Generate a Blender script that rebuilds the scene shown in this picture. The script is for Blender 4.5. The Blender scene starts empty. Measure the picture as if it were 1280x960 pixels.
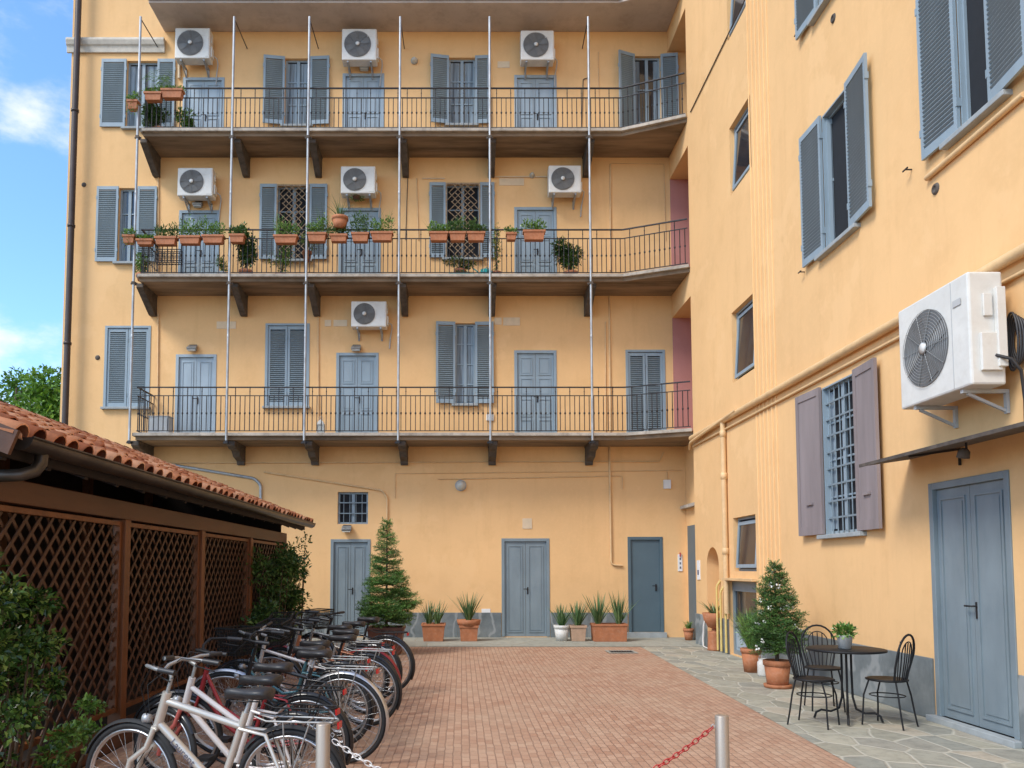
import bpy, math, random
from mathutils import Vector, Matrix
random.seed(11)
R = math.radians
PI = math.pi
scene = bpy.context.scene
col = scene.collection

# ------------------------------------------------------------------ camera
LENS_PX = 1000.0
PX, PY = 577.0, 646.0
PITCH = 3.7
CAM_H = 1.58
cam = bpy.data.cameras.new('camera')
camo = bpy.data.objects.new('camera', cam)
col.objects.link(camo)
camo.location = (0, 0, CAM_H)
camo.rotation_euler = (R(90 + PITCH), 0, 0)
cam.sensor_width = 36
cam.lens = LENS_PX / 1280 * 36
cam.shift_x = (640 - PX) / 1280
cam.shift_y = (PY - 480) / 1280
cam.clip_end = 3000
cam.clip_start = 0.05
scene.camera = camo
RM = Matrix.Rotation(R(90 + PITCH), 3, 'X')

def ray(px, py):
    return RM @ Vector(((px - PX) / LENS_PX, -(py - PY) / LENS_PX, -1.0))

def on_y(px, py, Y):          # point of a facade-parallel plane
    d = ray(px, py); t = Y / d.y
    return d.x * t, CAM_H + d.z * t

def on_x(px, py, X):          # point of a wing-parallel plane
    d = ray(px, py); t = X / d.x
    return d.y * t, CAM_H + d.z * t

YF = 18.5      # plane of the main facade
XW = 4.95      # plane of the wing
YC = 16.95     # corner of the wing
YB = 17.55     # front edge of the balconies

# ------------------------------------------------------------------ materials
def new_mat(name):
    m = bpy.data.materials.new(name); m.use_nodes = True
    nt = m.node_tree
    b = nt.nodes['Principled BSDF']
    return m, nt, b

def nd(nt, t, **kw):
    n = nt.nodes.new(t)
    for k, v in kw.items():
        if hasattr(n, k) and k not in n.inputs:
            setattr(n, k, v)
        else:
            n.inputs[k].default_value = v
    return n

def coords(nt, scale=(1, 1, 1), rot=(0, 0, 0)):
    tc = nt.nodes.new('ShaderNodeTexCoord')
    mp = nt.nodes.new('ShaderNodeMapping')
    mp.inputs['Scale'].default_value = scale
    mp.inputs['Rotation'].default_value = rot
    nt.links.new(tc.outputs['Object'], mp.inputs['Vector'])
    return mp.outputs['Vector']

def noise(nt, vec, scale, detail=4, rough=.55):
    n = nt.nodes.new('ShaderNodeTexNoise')
    n.inputs['Scale'].default_value = scale
    n.inputs['Detail'].default_value = detail
    n.inputs['Roughness'].default_value = rough
    nt.links.new(vec, n.inputs['Vector'])
    return n.outputs['Fac']

def ramp(nt, fac, stops):
    r = nt.nodes.new('ShaderNodeValToRGB')
    while len(r.color_ramp.elements) < len(stops):
        r.color_ramp.elements.new(.5)
    for e, (p, c) in zip(r.color_ramp.elements, stops):
        e.position = p
        e.color = (c, c, c, 1) if isinstance(c, (int, float)) else (*c, 1)
    nt.links.new(fac, r.inputs['Fac'])
    return r.outputs['Color']

def mix(nt, a, b, fac, mode='MIX'):
    m = nt.nodes.new('ShaderNodeMix'); m.data_type = 'RGBA'; m.blend_type = mode
    for sock, v in ((m.inputs[0], fac), (m.inputs[6], a), (m.inputs[7], b)):
        if isinstance(v, bpy.types.NodeSocket): nt.links.new(v, sock)
        elif isinstance(v, (int, float)): sock.default_value = v
        else: sock.default_value = (*v, 1)
    return m.outputs[2]

def bump(nt, b, h, strength=.3, dist=.01):
    n = nt.nodes.new('ShaderNodeBump')
    n.inputs['Strength'].default_value = strength
    n.inputs['Distance'].default_value = dist
    nt.links.new(h, n.inputs['Height'])
    nt.links.new(n.outputs['Normal'], b.inputs['Normal'])

def simple(name, c, rough=.6, metal=0.0, var=.12, scale=6.0, bmp=.0, bscale=60, spec=.5, stretch=(1, 1, 1), dirt=None, dirt_amt=.4):
    m, nt, b = new_mat(name)
    v = coords(nt, stretch)
    n = noise(nt, v, scale)
    lo = tuple(x * (1 - var) for x in c); hi = tuple(min(1, x * (1 + var)) for x in c)
    out = ramp(nt, n, [(.3, lo), (.7, hi)])
    if dirt:
        dn = noise(nt, v, scale * 2.7, 6, .7)
        out = mix(nt, out, dirt, ramp(nt, dn, [(.48, 0.0), (.72, dirt_amt)]))
    nt.links.new(out, b.inputs['Base Color'])
    b.inputs['Roughness'].default_value = rough
    b.inputs['Metallic'].default_value = metal
    b.inputs['Specular IOR Level'].default_value = spec
    if bmp: bump(nt, b, noise(nt, v, bscale, 3), bmp, .004)
    return m

def plaster(name, c):
    m, nt, b = new_mat(name)
    v = coords(nt)
    big = noise(nt, v, .35, 5, .6)
    med = noise(nt, v, 1.9, 6, .65)
    vs = coords(nt, (2.6, 2.6, .28))
    streak = noise(nt, vs, 1.0, 7, .72)
    o = ramp(nt, big, [(.3, tuple(x * .93 for x in c)), (.7, tuple(min(1, x * 1.05) for x in c))])
    o = mix(nt, o, tuple(x * y for x, y in zip(c, (.84, .80, .74))), ramp(nt, med, [(.5, 0.0), (.82, .5)]))
    o = mix(nt, o, tuple(x * y for x, y in zip(c, (.80, .75, .70))), ramp(nt, streak, [(.52, 0.0), (.8, .5)]))
    o = mix(nt, o, tuple(min(1, x * y) for x, y in zip(c, (1.06, 1.09, 1.14))), ramp(nt, noise(nt, v, .62, 7, .62), [(.575, 0.0), (.60, .45)]))
    fine = noise(nt, v, 14, 3, .6)
    o = mix(nt, o, tuple(min(1, x * 1.07) for x in c), ramp(nt, fine, [(.5, 0.0), (.75, .35)]))
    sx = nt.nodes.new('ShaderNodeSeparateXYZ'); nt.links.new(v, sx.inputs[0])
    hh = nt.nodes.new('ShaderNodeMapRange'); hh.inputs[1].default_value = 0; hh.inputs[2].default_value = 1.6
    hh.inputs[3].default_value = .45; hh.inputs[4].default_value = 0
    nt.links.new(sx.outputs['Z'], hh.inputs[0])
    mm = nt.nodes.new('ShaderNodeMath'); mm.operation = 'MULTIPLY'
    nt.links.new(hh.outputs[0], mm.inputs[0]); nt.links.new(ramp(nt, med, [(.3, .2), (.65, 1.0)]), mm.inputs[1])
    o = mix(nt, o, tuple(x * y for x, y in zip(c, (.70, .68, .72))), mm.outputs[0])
    nt.links.new(o, b.inputs['Base Color'])
    b.inputs['Roughness'].default_value = .9
    b.inputs['Specular IOR Level'].default_value = .15
    bump(nt, b, noise(nt, v, 30, 6, .7), .25, .006)
    return m

WALLC = (.825, .508, .240)
M = {}
M['plaster'] = plaster('orange_plaster', WALLC)
M['pink'] = plaster('pink_plaster', (.50, .22, .19))
M['soffit'] = simple('grey_brown_soffit', (.50, .43, .38), .9, var=.12, scale=.9, bmp=.2, dirt=(.2, .14, .1), dirt_amt=.35)
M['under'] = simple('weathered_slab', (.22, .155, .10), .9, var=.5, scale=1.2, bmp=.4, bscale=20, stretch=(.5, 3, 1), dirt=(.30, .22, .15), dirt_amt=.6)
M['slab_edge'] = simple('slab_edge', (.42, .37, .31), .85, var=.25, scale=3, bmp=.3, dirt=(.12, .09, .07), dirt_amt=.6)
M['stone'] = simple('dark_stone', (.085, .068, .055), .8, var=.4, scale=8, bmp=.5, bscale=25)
M['cornice'] = simple('cornice_stone', (.58, .52, .43), .8, var=.12, scale=3, bmp=.2, dirt=(.25, .22, .18), dirt_amt=.4)
M['blue'] = simple('blue_paint', (.275, .345, .392), .5, var=.1, scale=3, bmp=.12, bscale=40, stretch=(1, 1, .3), dirt=(.26, .31, .34), dirt_amt=.3)
M['blue_pale'] = simple('pale_blue_paint', (.34, .41, .46), .55, var=.12, scale=3, bmp=.1, bscale=40, stretch=(1, 1, .3))
M['blue_door'] = simple('grey_blue_door_paint', (.205, .25, .272), .45, var=.14, scale=2.2, bmp=.1, bscale=40, stretch=(1, 1, .4), dirt=(.1, .14, .17), dirt_amt=.25)
M['blue_dark'] = simple('dark_blue_steel', (.085, .13, .155), .45, var=.07, scale=2)
M['bars_grey'] = simple('grey_bar_paint', (.20, .25, .28), .5, var=.1)
M['mauve'] = simple('weathered_mauve_wood', (.25, .205, .20), .75, var=.16, scale=5, bmp=.3, bscale=40, stretch=(1, 1, .12), dirt=(.3, .25, .24), dirt_amt=.3)
M['sill'] = simple('grey_sill_stone', (.33, .35, .35), .8, var=.15, scale=6, bmp=.2)
M['iron'] = simple('dark_iron', (.03, .028, .03), .55, .4, var=.2, scale=12)
M['black_metal'] = simple('black_metal', (.012, .012, .013), .55, .0, var=.2, scale=12, bmp=.1, spec=.3)
M['steel'] = simple('galvanised_steel', (.40, .41, .42), .5, .55, var=.2, scale=5)
M['dull'] = simple('dull_grey_metal', (.34, .34, .33), .5, .6, var=.2, scale=8)
M['brushed'] = simple('brushed_steel', (.40, .34, .28), .45, .55, var=.15, scale=30, stretch=(1, 1, .05))
M['brownpipe'] = simple('brown_painted_pipe', (.065, .045, .038), .45, .3, var=.15, scale=4)
M['cream'] = simple('cream_pipe_paint', (.72, .47, .235), .55, var=.08, scale=4, dirt=(.42, .28, .15), dirt_amt=.3)
M['yellowpipe'] = simple('yellow_pipe_paint', (.66, .48, .16), .55, var=.1, scale=6)
M['white'] = simple('white_enamel', (.70, .68, .63), .45, var=.06, scale=4, dirt=(.55, .51, .44), dirt_amt=.35)
M['white_grey'] = simple('grey_enamel', (.48, .48, .47), .45, var=.06, scale=5)
M['fan_grey'] = simple('fan_grey', (.20, .20, .195), .6, var=.1)
M['fan_back'] = simple('fan_shroud', (.17, .17, .168), .7, var=.1)
M['dark'] = simple('pit_shade', (.03, .03, .032), .7, var=.2)
M['plaque'] = simple('cream_plaque', (.72, .56, .38), .8, var=.08)
M['signwhite'] = simple('white_sign', (.78, .77, .75), .5, var=.03)
M['inkgrey'] = simple('sign_ink', (.12, .12, .16), .6)
M['inkred'] = simple('sign_red', (.4, .05, .05), .6)
M['wood'] = simple('red_brown_wood', (.155, .052, .014), .5, var=.3, scale=5, bmp=.3, bscale=50, stretch=(1, 1, .15))
M['wood_h'] = simple('red_brown_beam', (.085, .030, .010), .5, var=.3, scale=5, bmp=.3, bscale=50, stretch=(1, .15, 1))
M['lath'] = simple('lattice_wood', (.070, .028, .013), .55, var=.3, scale=7, bmp=.2)
M['wood_shade'] = simple('shed_shade_wood', (.020, .012, .009), .8, var=.3, scale=4)  # near-black boards, the shed's inner shade put into the wood colour
M['gutter'] = simple('dark_gutter_metal', (.085, .072, .062), .38, .65, var=.25, scale=3)
M['terracotta'] = simple('terracotta', (.40, .145, .06), .75, var=.16, scale=7, bmp=.15, dirt=(.5, .3, .2), dirt_amt=.35)
M['pinkpot'] = simple('pale_clay_pot', (.46, .30, .20), .8, var=.12, scale=9)
M['brownpot'] = simple('brown_glazed_planter', (.12, .045, .025), .5, var=.25, scale=6)
M['whitepot'] = simple('white_pot', (.62, .60, .56), .6, var=.08, scale=9, dirt=(.3, .27, .22), dirt_amt=.3)
M['soil'] = simple('soil', (.035, .022, .014), .95, var=.4, scale=30, bmp=.6)
M['rubber'] = simple('tyre_rubber', (.016, .016, .017), .75, var=.25, scale=20)
M['rim'] = simple('alloy_rim', (.55, .55, .56), .3, .9, var=.1)
M['spoke'] = simple('spoke_steel', (.5, .5, .5), .3, .9)
M['vinyl'] = simple('saddle_vinyl', (.022, .021, .022), .45, var=.2, scale=20)
M['reflector'] = simple('red_reflector', (.45, .015, .015), .2)
M['paint_silver'] = simple('champagne_frame_paint', (.56, .53, .48), .28, .45, var=.05)
M['paint_white'] = simple('white_frame_paint', (.62, .58, .56), .25, .1, var=.05)
M['paint_red'] = simple('red_frame_paint', (.24, .025, .03), .25, .15, var=.08)
M['paint_pink'] = simple('salmon_frame_paint', (.48, .12, .10), .28, .1, var=.08)
M['paint_black'] = simple('black_frame_paint', (.02, .02, .022), .22, .1, var=.08)
M['paint_teal'] = simple('teal_frame_paint', (.07, .17, .20), .25, .2, var=.08)
M['paint_orange'] = simple('copper_frame_paint', (.45, .18, .09), .3, .2, var=.08)
M['blue_cloth'] = simple('blue_plastic', (.12, .28, .38), .6, var=.1)
M['teal_plastic'] = simple('turquoise_plastic', (.02, .33, .32), .4, var=.1)
M['chain_red'] = simple('red_plastic', (.42, .03, .025), .4)
M['chain_white'] = simple('white_plastic', (.75, .74, .72), .4)
M['room_shade'] = simple('painted_room_shade', (.012, .014, .018), .9)  # near-black pane colour, stands in for the unlit room behind
M['curtain'] = simple('white_curtain', (.22, .27, .31), .9, var=.6, scale=8, stretch=(3, 3, .1))
M['bark'] = simple('bark', (.09, .06, .04), .9, var=.3, scale=15, bmp=.6)
M['wicker'] = simple('dry_vine', (.33, .23, .14), .8, var=.4, scale=14)
M['lampglass'] = simple('lamp_glass', (.55, .53, .46), .2, var=.1)
M['cable'] = simple('black_cable', (.03, .027, .027), .5)
M['concrete'] = simple('concrete', (.30, .29, .25), .9, var=.15, scale=5, bmp=.3)

def glass_mat():
    m, nt, b = new_mat('window_glass')
    v = coords(nt)
    n = noise(nt, v, 1.2, 2)
    nt.links.new(ramp(nt, n, [(.35, (.008, .014, .02)), (.7, (.03, .045, .06))]), b.inputs['Base Color'])
    b.inputs['Roughness'].default_value = .06
    b.inputs['Specular IOR Level'].default_value = .9
    return m
M['glass'] = glass_mat()

def leaf_mat(name, a, bb, c=None, rough=.5, transl=.25):
    m, nt, b = new_mat(name)
    g = nt.nodes.new('ShaderNodeNewGeometry')
    stops = [(0, a), (1, bb)] if c is None else [(0, a), (.6, bb), (1, c)]
    o = ramp(nt, g.outputs['Random Per Island'], stops)
    v = coords(nt)
    o = mix(nt, o, tuple(x * .45 for x in a), ramp(nt, noise(nt, v, 3.0, 3), [(.45, 0.0), (.7, .7)]))
    nt.links.new(o, b.inputs['Base Color'])
    b.inputs['Roughness'].default_value = rough
    tr = nt.nodes.new('ShaderNodeBsdfTranslucent'); nt.links.new(o, tr.inputs['Color'])
    ms = nt.nodes.new('ShaderNodeMixShader'); ms.inputs[0].default_value = transl
    nt.links.new(b.outputs[0], ms.inputs[1]); nt.links.new(tr.outputs[0], ms.inputs[2])
    nt.links.new(ms.outputs[0], nt.nodes['Material Output'].inputs['Surface'])
    return m
M['leaf'] = leaf_mat('shrub_leaves', (.06, .13, .022), (.14, .28, .05), (.30, .48, .10), .28)
M['leaf_highlight'] = leaf_mat('leaves_painted_highlights', (.02, .05, .01), (.06, .14, .025), (.30, .46, .10), .25, .15)  # dark base; the palest random leaves are painted highlights
M['leaf_dark'] = leaf_mat('dark_leaves', (.03, .075, .018), (.075, .16, .035), (.15, .28, .07), .4)
M['leaf_pale'] = leaf_mat('pale_leaves', (.09, .16, .04), (.22, .32, .08), (.42, .45, .10), .45)
M['leaf_tree'] = leaf_mat('tree_leaves', (.07, .16, .02), (.15, .32, .04), (.26, .45, .06), .5)
M['needle'] = leaf_mat('conifer_needles', (.045, .115, .025), (.11, .25, .05), (.27, .46, .10), .5, .12)
M['needle2'] = leaf_mat('spruce_needles', (.035, .10, .022), (.09, .20, .04), (.20, .36, .08), .5, .12)
M['blade'] = leaf_mat('succulent_blades', (.06, .13, .04), (.12, .22, .08), (.20, .30, .12), .4, .1)
M['petal'] = simple('white_petals', (.8, .8, .74), .6)
M['petal_red'] = simple('red_petals', (.5, .05, .06), .6)

def tile_mat():
    m, nt, b = new_mat('clay_roof_tiles')
    g = nt.nodes.new('ShaderNodeNewGeometry')
    o = ramp(nt, g.outputs['Random Per Island'], [(0, (.34, .11, .05)), (.45, (.62, .26, .13)), (1, (.78, .46, .29))])
    v = coords(nt)
    o = mix(nt, o, (.10, .06, .04), ramp(nt, noise(nt, v, 5, 6, .7), [(.5, 0.0), (.75, .75)]))
    nt.links.new(o, b.inputs['Base Color']); b.inputs['Roughness'].default_value = .85
    bump(nt, b, noise(nt, v, 40, 4), .4, .005)
    return m
M['tile'] = tile_mat()

def marble(name):
    m, nt, b = new_mat(name)
    v = coords(nt)
    n1 = noise(nt, v, 1.6, 8, .7)
    w = nt.nodes.new('ShaderNodeTexWave'); w.inputs['Scale'].default_value = 1.1; w.inputs['Distortion'].default_value = 9
    w.inputs['Detail'].default_value = 4; nt.links.new(v, w.inputs['Vector'])
    o = ramp(nt, n1, [(.3, (.10, .12, .125)), (.7, (.24, .26, .26))])
    o = mix(nt, o, (.36, .37, .36), ramp(nt, w.outputs['Fac'], [(.86, 0.0), (.99, .6)]))
    nt.links.new(o, b.inputs['Base Color']); b.inputs['Roughness'].default_value = .55
    return m
M['marble'] = marble('grey_marble')

def brick_paving():
    m, nt, b = new_mat('red_block_paving')
    tc = nt.nodes.new('ShaderNodeTexCoord')
    nz = nt.nodes.new('ShaderNodeTexNoise'); nz.inputs['Scale'].default_value = 7; nz.inputs['Detail'].default_value = 3
    nt.links.new(tc.outputs['Object'], nz.inputs['Vector'])
    ad = nt.nodes.new('ShaderNodeMix'); ad.data_type = 'RGBA'; ad.blend_type = 'LINEAR_LIGHT'; ad.inputs[0].default_value = .012
    rm = nt.nodes.new('ShaderNodeMapping'); rm.inputs['Rotation'].default_value = (0, 0, PI / 2)
    nt.links.new(tc.outputs['Object'], rm.inputs['Vector']); nt.links.new(rm.outputs['Vector'], ad.inputs[6]); nt.links.new(nz.outputs['Color'], ad.inputs[7])
    br = nt.nodes.new('ShaderNodeTexBrick')
    br.inputs['Scale'].default_value = 1.0
    br.inputs['Brick Width'].default_value = .15
    br.inputs['Row Height'].default_value = .072
    br.inputs['Mortar Size'].default_value = .005
    br.inputs['Mortar Smooth'].default_value = .5
    br.inputs['Color1'].default_value = (.37, .205, .132, 1)
    br.inputs['Color2'].default_value = (.47, .295, .20, 1)
    br.inputs['Mortar'].default_value = (.29, .17, .118, 1)
    nt.links.new(ad.outputs[2], br.inputs['Vector'])
    v = coords(nt)
    o = mix(nt, br.outputs['Color'], (.46, .34, .24), ramp(nt, noise(nt, v, .9, 6, .65), [(.4, 0.0), (.75, .6)]))
    o = mix(nt, o, (.22, .13, .09), ramp(nt, noise(nt, v, 5.5, 6, .75), [(.54, 0.0), (.8, .7)]))
    o = mix(nt, o, (.50, .40, .28), ramp(nt, noise(nt, v, 27, 3, .6), [(.58, 0.0), (.75, .45)]))
    nt.links.new(o, b.inputs['Base Color']); b.inputs['Roughness'].default_value = .88
    b.inputs['Specular IOR Level'].default_value = .25
    inv = nt.nodes.new('ShaderNodeMath'); inv.operation = 'SUBTRACT'; inv.inputs[0].default_value = 1
    nt.links.new(br.outputs['Fac'], inv.inputs[1])
    bump(nt, b, inv.outputs[0], .9, .01)
    return m
M['brick'] = brick_paving()

def flagstone(name, scale, joint, stones, jw=.03):
    m, nt, b = new_mat(name)
    v0 = coords(nt, (1, .62, 1), (0, 0, .35))
    nz = nt.nodes.new('ShaderNodeTexNoise'); nz.inputs['Scale'].default_value = 2.5
    nt.links.new(v0, nz.inputs['Vector'])
    ad = nt.nodes.new('ShaderNodeMix'); ad.data_type = 'RGBA'; ad.blend_type = 'LINEAR_LIGHT'; ad.inputs[0].default_value = .05
    nt.links.new(v0, ad.inputs[6]); nt.links.new(nz.outputs['Color'], ad.inputs[7])
    vo = nt.nodes.new('ShaderNodeTexVoronoi'); vo.feature = 'DISTANCE_TO_EDGE'; vo.inputs['Scale'].default_value = scale
    vo.inputs['Randomness'].default_value = .82; vo.voronoi_dimensions = '2D'
    vc = nt.nodes.new('ShaderNodeTexVoronoi'); vc.inputs['Scale'].default_value = scale; vc.inputs['Randomness'].default_value = .82; vc.voronoi_dimensions = '2D'
    nt.links.new(ad.outputs[2], vo.inputs['Vector']); nt.links.new(ad.outputs[2], vc.inputs['Vector'])
    sep = nt.nodes.new('ShaderNodeSeparateColor'); nt.links.new(vc.outputs['Color'], sep.inputs[0])
    o = ramp(nt, sep.outputs[0], [(i / (len(stones) - 1), c) for i, c in enumerate(stones)])
    v = coords(nt)
    o = mix(nt, o, (.10, .10, .085), ramp(nt, noise(nt, v, 6, 8, .75), [(.45, 0.0), (.75, .6)]))
    o = mix(nt, o, (.36, .35, .28), ramp(nt, noise(nt, v, 19, 5, .7), [(.55, 0.0), (.8, .5)]))
    j = ramp(nt, vo.outputs['Distance'], [(jw * .5, 1.0), (jw * 1.7, 0.0)])
    jm = mix(nt, j, (0, 0, 0), ramp(nt, noise(nt, v, 2.1, 3), [(.5, 0.0), (.75, .7)]))
    o = mix(nt, o, joint, jm)
    nt.links.new(o, b.inputs['Base Color']); b.inputs['Roughness'].default_value = .85
    b.inputs['Specular IOR Level'].default_value = .3
    h = ramp(nt, vo.outputs['Distance'], [(0, 0.0), (jw * 2, 1.0)])
    bump(nt, b, h, .6, .012)
    return m
M['flag'] = flagstone('crazy_flagstones', 3.3, (.46, .43, .35), [(.29, .275, .215), (.42, .39, .30), (.27, .27, .23), (.44, .38, .29)], .033)
M['strip'] = flagstone('worn_stone_strip', .8, (.30, .28, .22), [(.33, .325, .27), (.37, .36, .30), (.31, .31, .26)], .012)
M['ground'] = simple('earth_and_gravel', (.22, .19, .15), .95, var=.3, scale=2, bmp=.4)

# ------------------------------------------------------------------ mesh building
class MB:
    def __init__(s): s.v = []; s.f = []; s.sm = []
    def add(s, vs, fs, smooth=False):
        o = len(s.v); s.v += [tuple(p) for p in vs]
        for f in fs: s.f.append(tuple(i + o for i in f)); s.sm.append(smooth)
    def box(s, x0, x1, y0, y1, z0, z1):
        if x0 > x1: x0, x1 = x1, x0
        if y0 > y1: y0, y1 = y1, y0
        if z0 > z1: z0, z1 = z1, z0
        s.add([(x0, y0, z0), (x1, y0, z0), (x1, y1, z0), (x0, y1, z0), (x0, y0, z1), (x1, y0, z1), (x1, y1, z1), (x0, y1, z1)],
              [(0, 3, 2, 1), (4, 5, 6, 7), (0, 1, 5, 4), (1, 2, 6, 5), (2, 3, 7, 6), (3, 0, 4, 7)])
        return s
    def obox(s, c, ax, ay, az):       # oriented box, half-axis vectors
        c = Vector(c); ax = Vector(ax); ay = Vector(ay); az = Vector(az)
        vs = [c + ax * i + ay * j + az * k for k in (-1, 1) for i, j in ((-1, -1), (1, -1), (1, 1), (-1, 1))]
        s.add(vs, [(0, 3, 2, 1), (4, 5, 6, 7), (0, 1, 5, 4), (1, 2, 6, 5), (2, 3, 7, 6), (3, 0, 4, 7)])
        return s
    def bar(s, a, b, w, h=None, up=(0, 0, 1)):
        a = Vector(a); b = Vector(b); d = (b - a)
        if d.length < 1e-6: return s
        u = Vector(up)
        if abs(d.normalized().dot(u)) > .98: u = Vector((0, 1, 0))
        sx = d.cross(u).normalized(); sz = sx.cross(d).normalized()
        return s.obox((a + b) / 2, d / 2, sx * w / 2, sz * (h or w) / 2)
    def tube(s, pts, r, n=8, closed=False, caps=True):
        pts = [Vector(p) for p in pts]; m = len(pts)
        rr = r if isinstance(r, (list, tuple)) else [r] * m
        ref = None; rings = []
        for i, p in enumerate(pts):
            if closed: t = pts[(i + 1) % m] - pts[i - 1]
            else: t = pts[min(i + 1, m - 1)] - pts[max(i - 1, 0)]
            t = t.normalized() if t.length > 1e-9 else Vector((0, 0, 1))
            if ref is None:
                ref = Vector((0, 0, 1)) if abs(t.z) < .9 else Vector((0, 1, 0))
            a = (ref - t * ref.dot(t))
            if a.length < 1e-5: a = t.orthogonal()
            a.normalize(); b = t.cross(a); ref = a
            rings.append([p + (a * math.cos(2 * PI * k / n) + b * math.sin(2 * PI * k / n)) * rr[i] for k in range(n)])
        vs = [q for rg in rings for q in rg]; fs = []
        for i in range(m if closed else m - 1):
            j = (i + 1) % m
            for k in range(n):
                fs.append((i * n + k, i * n + (k + 1) % n, j * n + (k + 1) % n, j * n + k))
        s.add(vs, fs, True)
        if caps and not closed:
            s.add(rings[0], [tuple(reversed(range(n)))]); s.add(rings[-1], [tuple(range(n))])
        return s
    def lathe(s, prof, c=(0, 0, 0), n=16, axis='z', smooth=True, sx=1, sy=1):
        vs = []
        for r, h in prof:
            for k in range(n):
                a = 2 * PI * k / n + (PI / 4 if n == 4 else 0)
                x, y = r * math.cos(a) * sx, r * math.sin(a) * sy
                p = {'z': (x, y, h), 'y': (x, h, y), 'x': (h, x, y)}[axis]
                vs.append((p[0] + c[0], p[1] + c[1], p[2] + c[2]))
        fs = [(i * n + k, i * n + (k + 1) % n, (i + 1) * n + (k + 1) % n, (i + 1) * n + k) for i in range(len(prof) - 1) for k in range(n)]
        s.add(vs, fs, smooth); return s
    def prism(s, poly, axis, a, b):   # poly of 2D points, extruded along axis
        def P(p, h): return {'x': (h, p[0], p[1]), 'y': (p[0], h, p[1]), 'z': (p[0], p[1], h)}[axis]
        n = len(poly)
        s.add([P(p, a) for p in poly] + [P(p, b) for p in poly],
              [tuple(range(n)), tuple(reversed(range(n, 2 * n)))] + [(i, i + n, (i + 1) % n + n, (i + 1) % n) for i in range(n)])
        return s
    def build(s, name, mat, parent=None, loc=(0, 0, 0), rot=(0, 0, 0), fix=True, bevel=0):
        me = bpy.data.meshes.new(name)
        me.from_pydata(s.v, [], s.f)
        me.polygons.foreach_set('use_smooth', s.sm)
        me.update()
        if fix and len(s.f) < 60000:
            import bmesh
            bm = bmesh.new(); bm.from_mesh(me); bmesh.ops.recalc_face_normals(bm, faces=bm.faces); bm.to_mesh(me); bm.free()
        me.materials.append(M[mat] if isinstance(mat, str) else mat)
        o = bpy.data.objects.new(name, me); col.objects.link(o)
        o.location = loc; o.rotation_euler = rot
        if parent: o.parent = parent
        if bevel:
            bv = o.modifiers.new('bevel', 'BEVEL'); bv.width = bevel; bv.segments = 2; bv.limit_method = 'ANGLE'
        return o

def thing(name, label, cat, loc=(0, 0, 0), rz=0, group=None, rot=None):
    o = bpy.data.objects.new(name, None); col.objects.link(o)
    o.location = loc; o.rotation_euler = rot or (0, 0, rz)
    o.empty_display_size = .1
    o['label'] = label; o['category'] = cat
    if group: o['group'] = group
    return o
def tag(o, label, cat, group=None):
    o['label'] = label; o['category'] = cat
    if group: o['group'] = group
    return o
def struct(o): o['kind'] = 'structure'; return o
def children(o): return [c for c in scene.objects if c.parent == o]
def dup(o, parent=None, kids=None):
    c = o.copy(); col.objects.link(c)
    c.parent = parent
    for ch in [x for x in list(scene.objects) if x.parent == o]: dup(ch, c)
    return c

# ------------------------------------------------------------------ ground
def sheet(name, pts, z, mat):
    m = MB(); m.add([(x, y, z) for x, y in pts], [tuple(range(len(pts)))])
    return struct(m.build(name, mat, fix=False))
sheet('ground', [(-400, -300), (400, -300), (400, 700), (-400, 700)], -.02, 'ground')
sheet('brick_paving', [(-3.02, -4), (2.62, -4), (3.62, 16.3), (-3.02, 16.3)], 0, 'brick')
sheet('stone_path', [(2.62, -4), (4.96, -4), (4.96, 16.3), (3.62, 16.3)], .002, 'flag')
sheet('stone_strip', [(-9.5, 16.3), (5.3, 16.3), (5.3, 18.52), (-9.5, 18.52)], .006, 'strip')
sheet('flower_bed', [(-7, 4), (-3.02, 4), (-3.02, 16.3), (-7, 16.3)], 0.0, 'soil')

# ------------------------------------------------------------------ walls with real openings
def holed(mb, u0, u1, v0, v1, holes, P, depth_of):
    us = sorted({u0, u1, *[h[0] for h in holes], *[h[1] for h in holes]})
    vs = sorted({v0, v1, *[h[2] for h in holes], *[h[3] for h in holes]})
    for i in range(len(us) - 1):
        for j in range(len(vs) - 1):
            cu, cv = (us[i] + us[i + 1]) / 2, (vs[j] + vs[j + 1]) / 2
            if us[i + 1] - us[i] < 1e-6 or vs[j + 1] - vs[j] < 1e-6: continue
            if cu < u0 or cu > u1 or cv < v0 or cv > v1: continue
            if any(h[0] < cu < h[1] and h[2] < cv < h[3] for h in holes): continue
            mb.add([P(us[i], 0, vs[j]), P(us[i + 1], 0, vs[j]), P(us[i + 1], 0, vs[j + 1]), P(us[i], 0, vs[j + 1])], [(0, 1, 2, 3)])
    for h in holes:
        a, b, c, d = h[:4]; t = h[4]
        mb.add([P(a, 0, c), P(b, 0, c), P(b, 0, d), P(a, 0, d), P(a, t, c), P(b, t, c), P(b, t, d), P(a, t, d)],
               [(0, 4, 5, 1), (1, 5, 6, 2), (2, 6, 7, 3), (3, 7, 4, 0), (4, 7, 6, 5)])

main = thing('apartment_building', 'four storey orange plaster courtyard house with three long iron balconies', 'building')
wing = thing('apartment_wing', 'orange plaster wing on the right with shuttered windows and tall double door', 'building')
FH = []   # facade holes (x0,x1,z0,z1,depth)
WH = []   # wing holes   (y0,y1,z0,z1,depth)

def to_main(x, z, y=YF): return dict(loc=(x, y, z), rot=(0, 0, 0))
def to_wing(y, z, x=XW): return dict(loc=(x, y, z), rot=(0, 0, -PI / 2))

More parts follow.
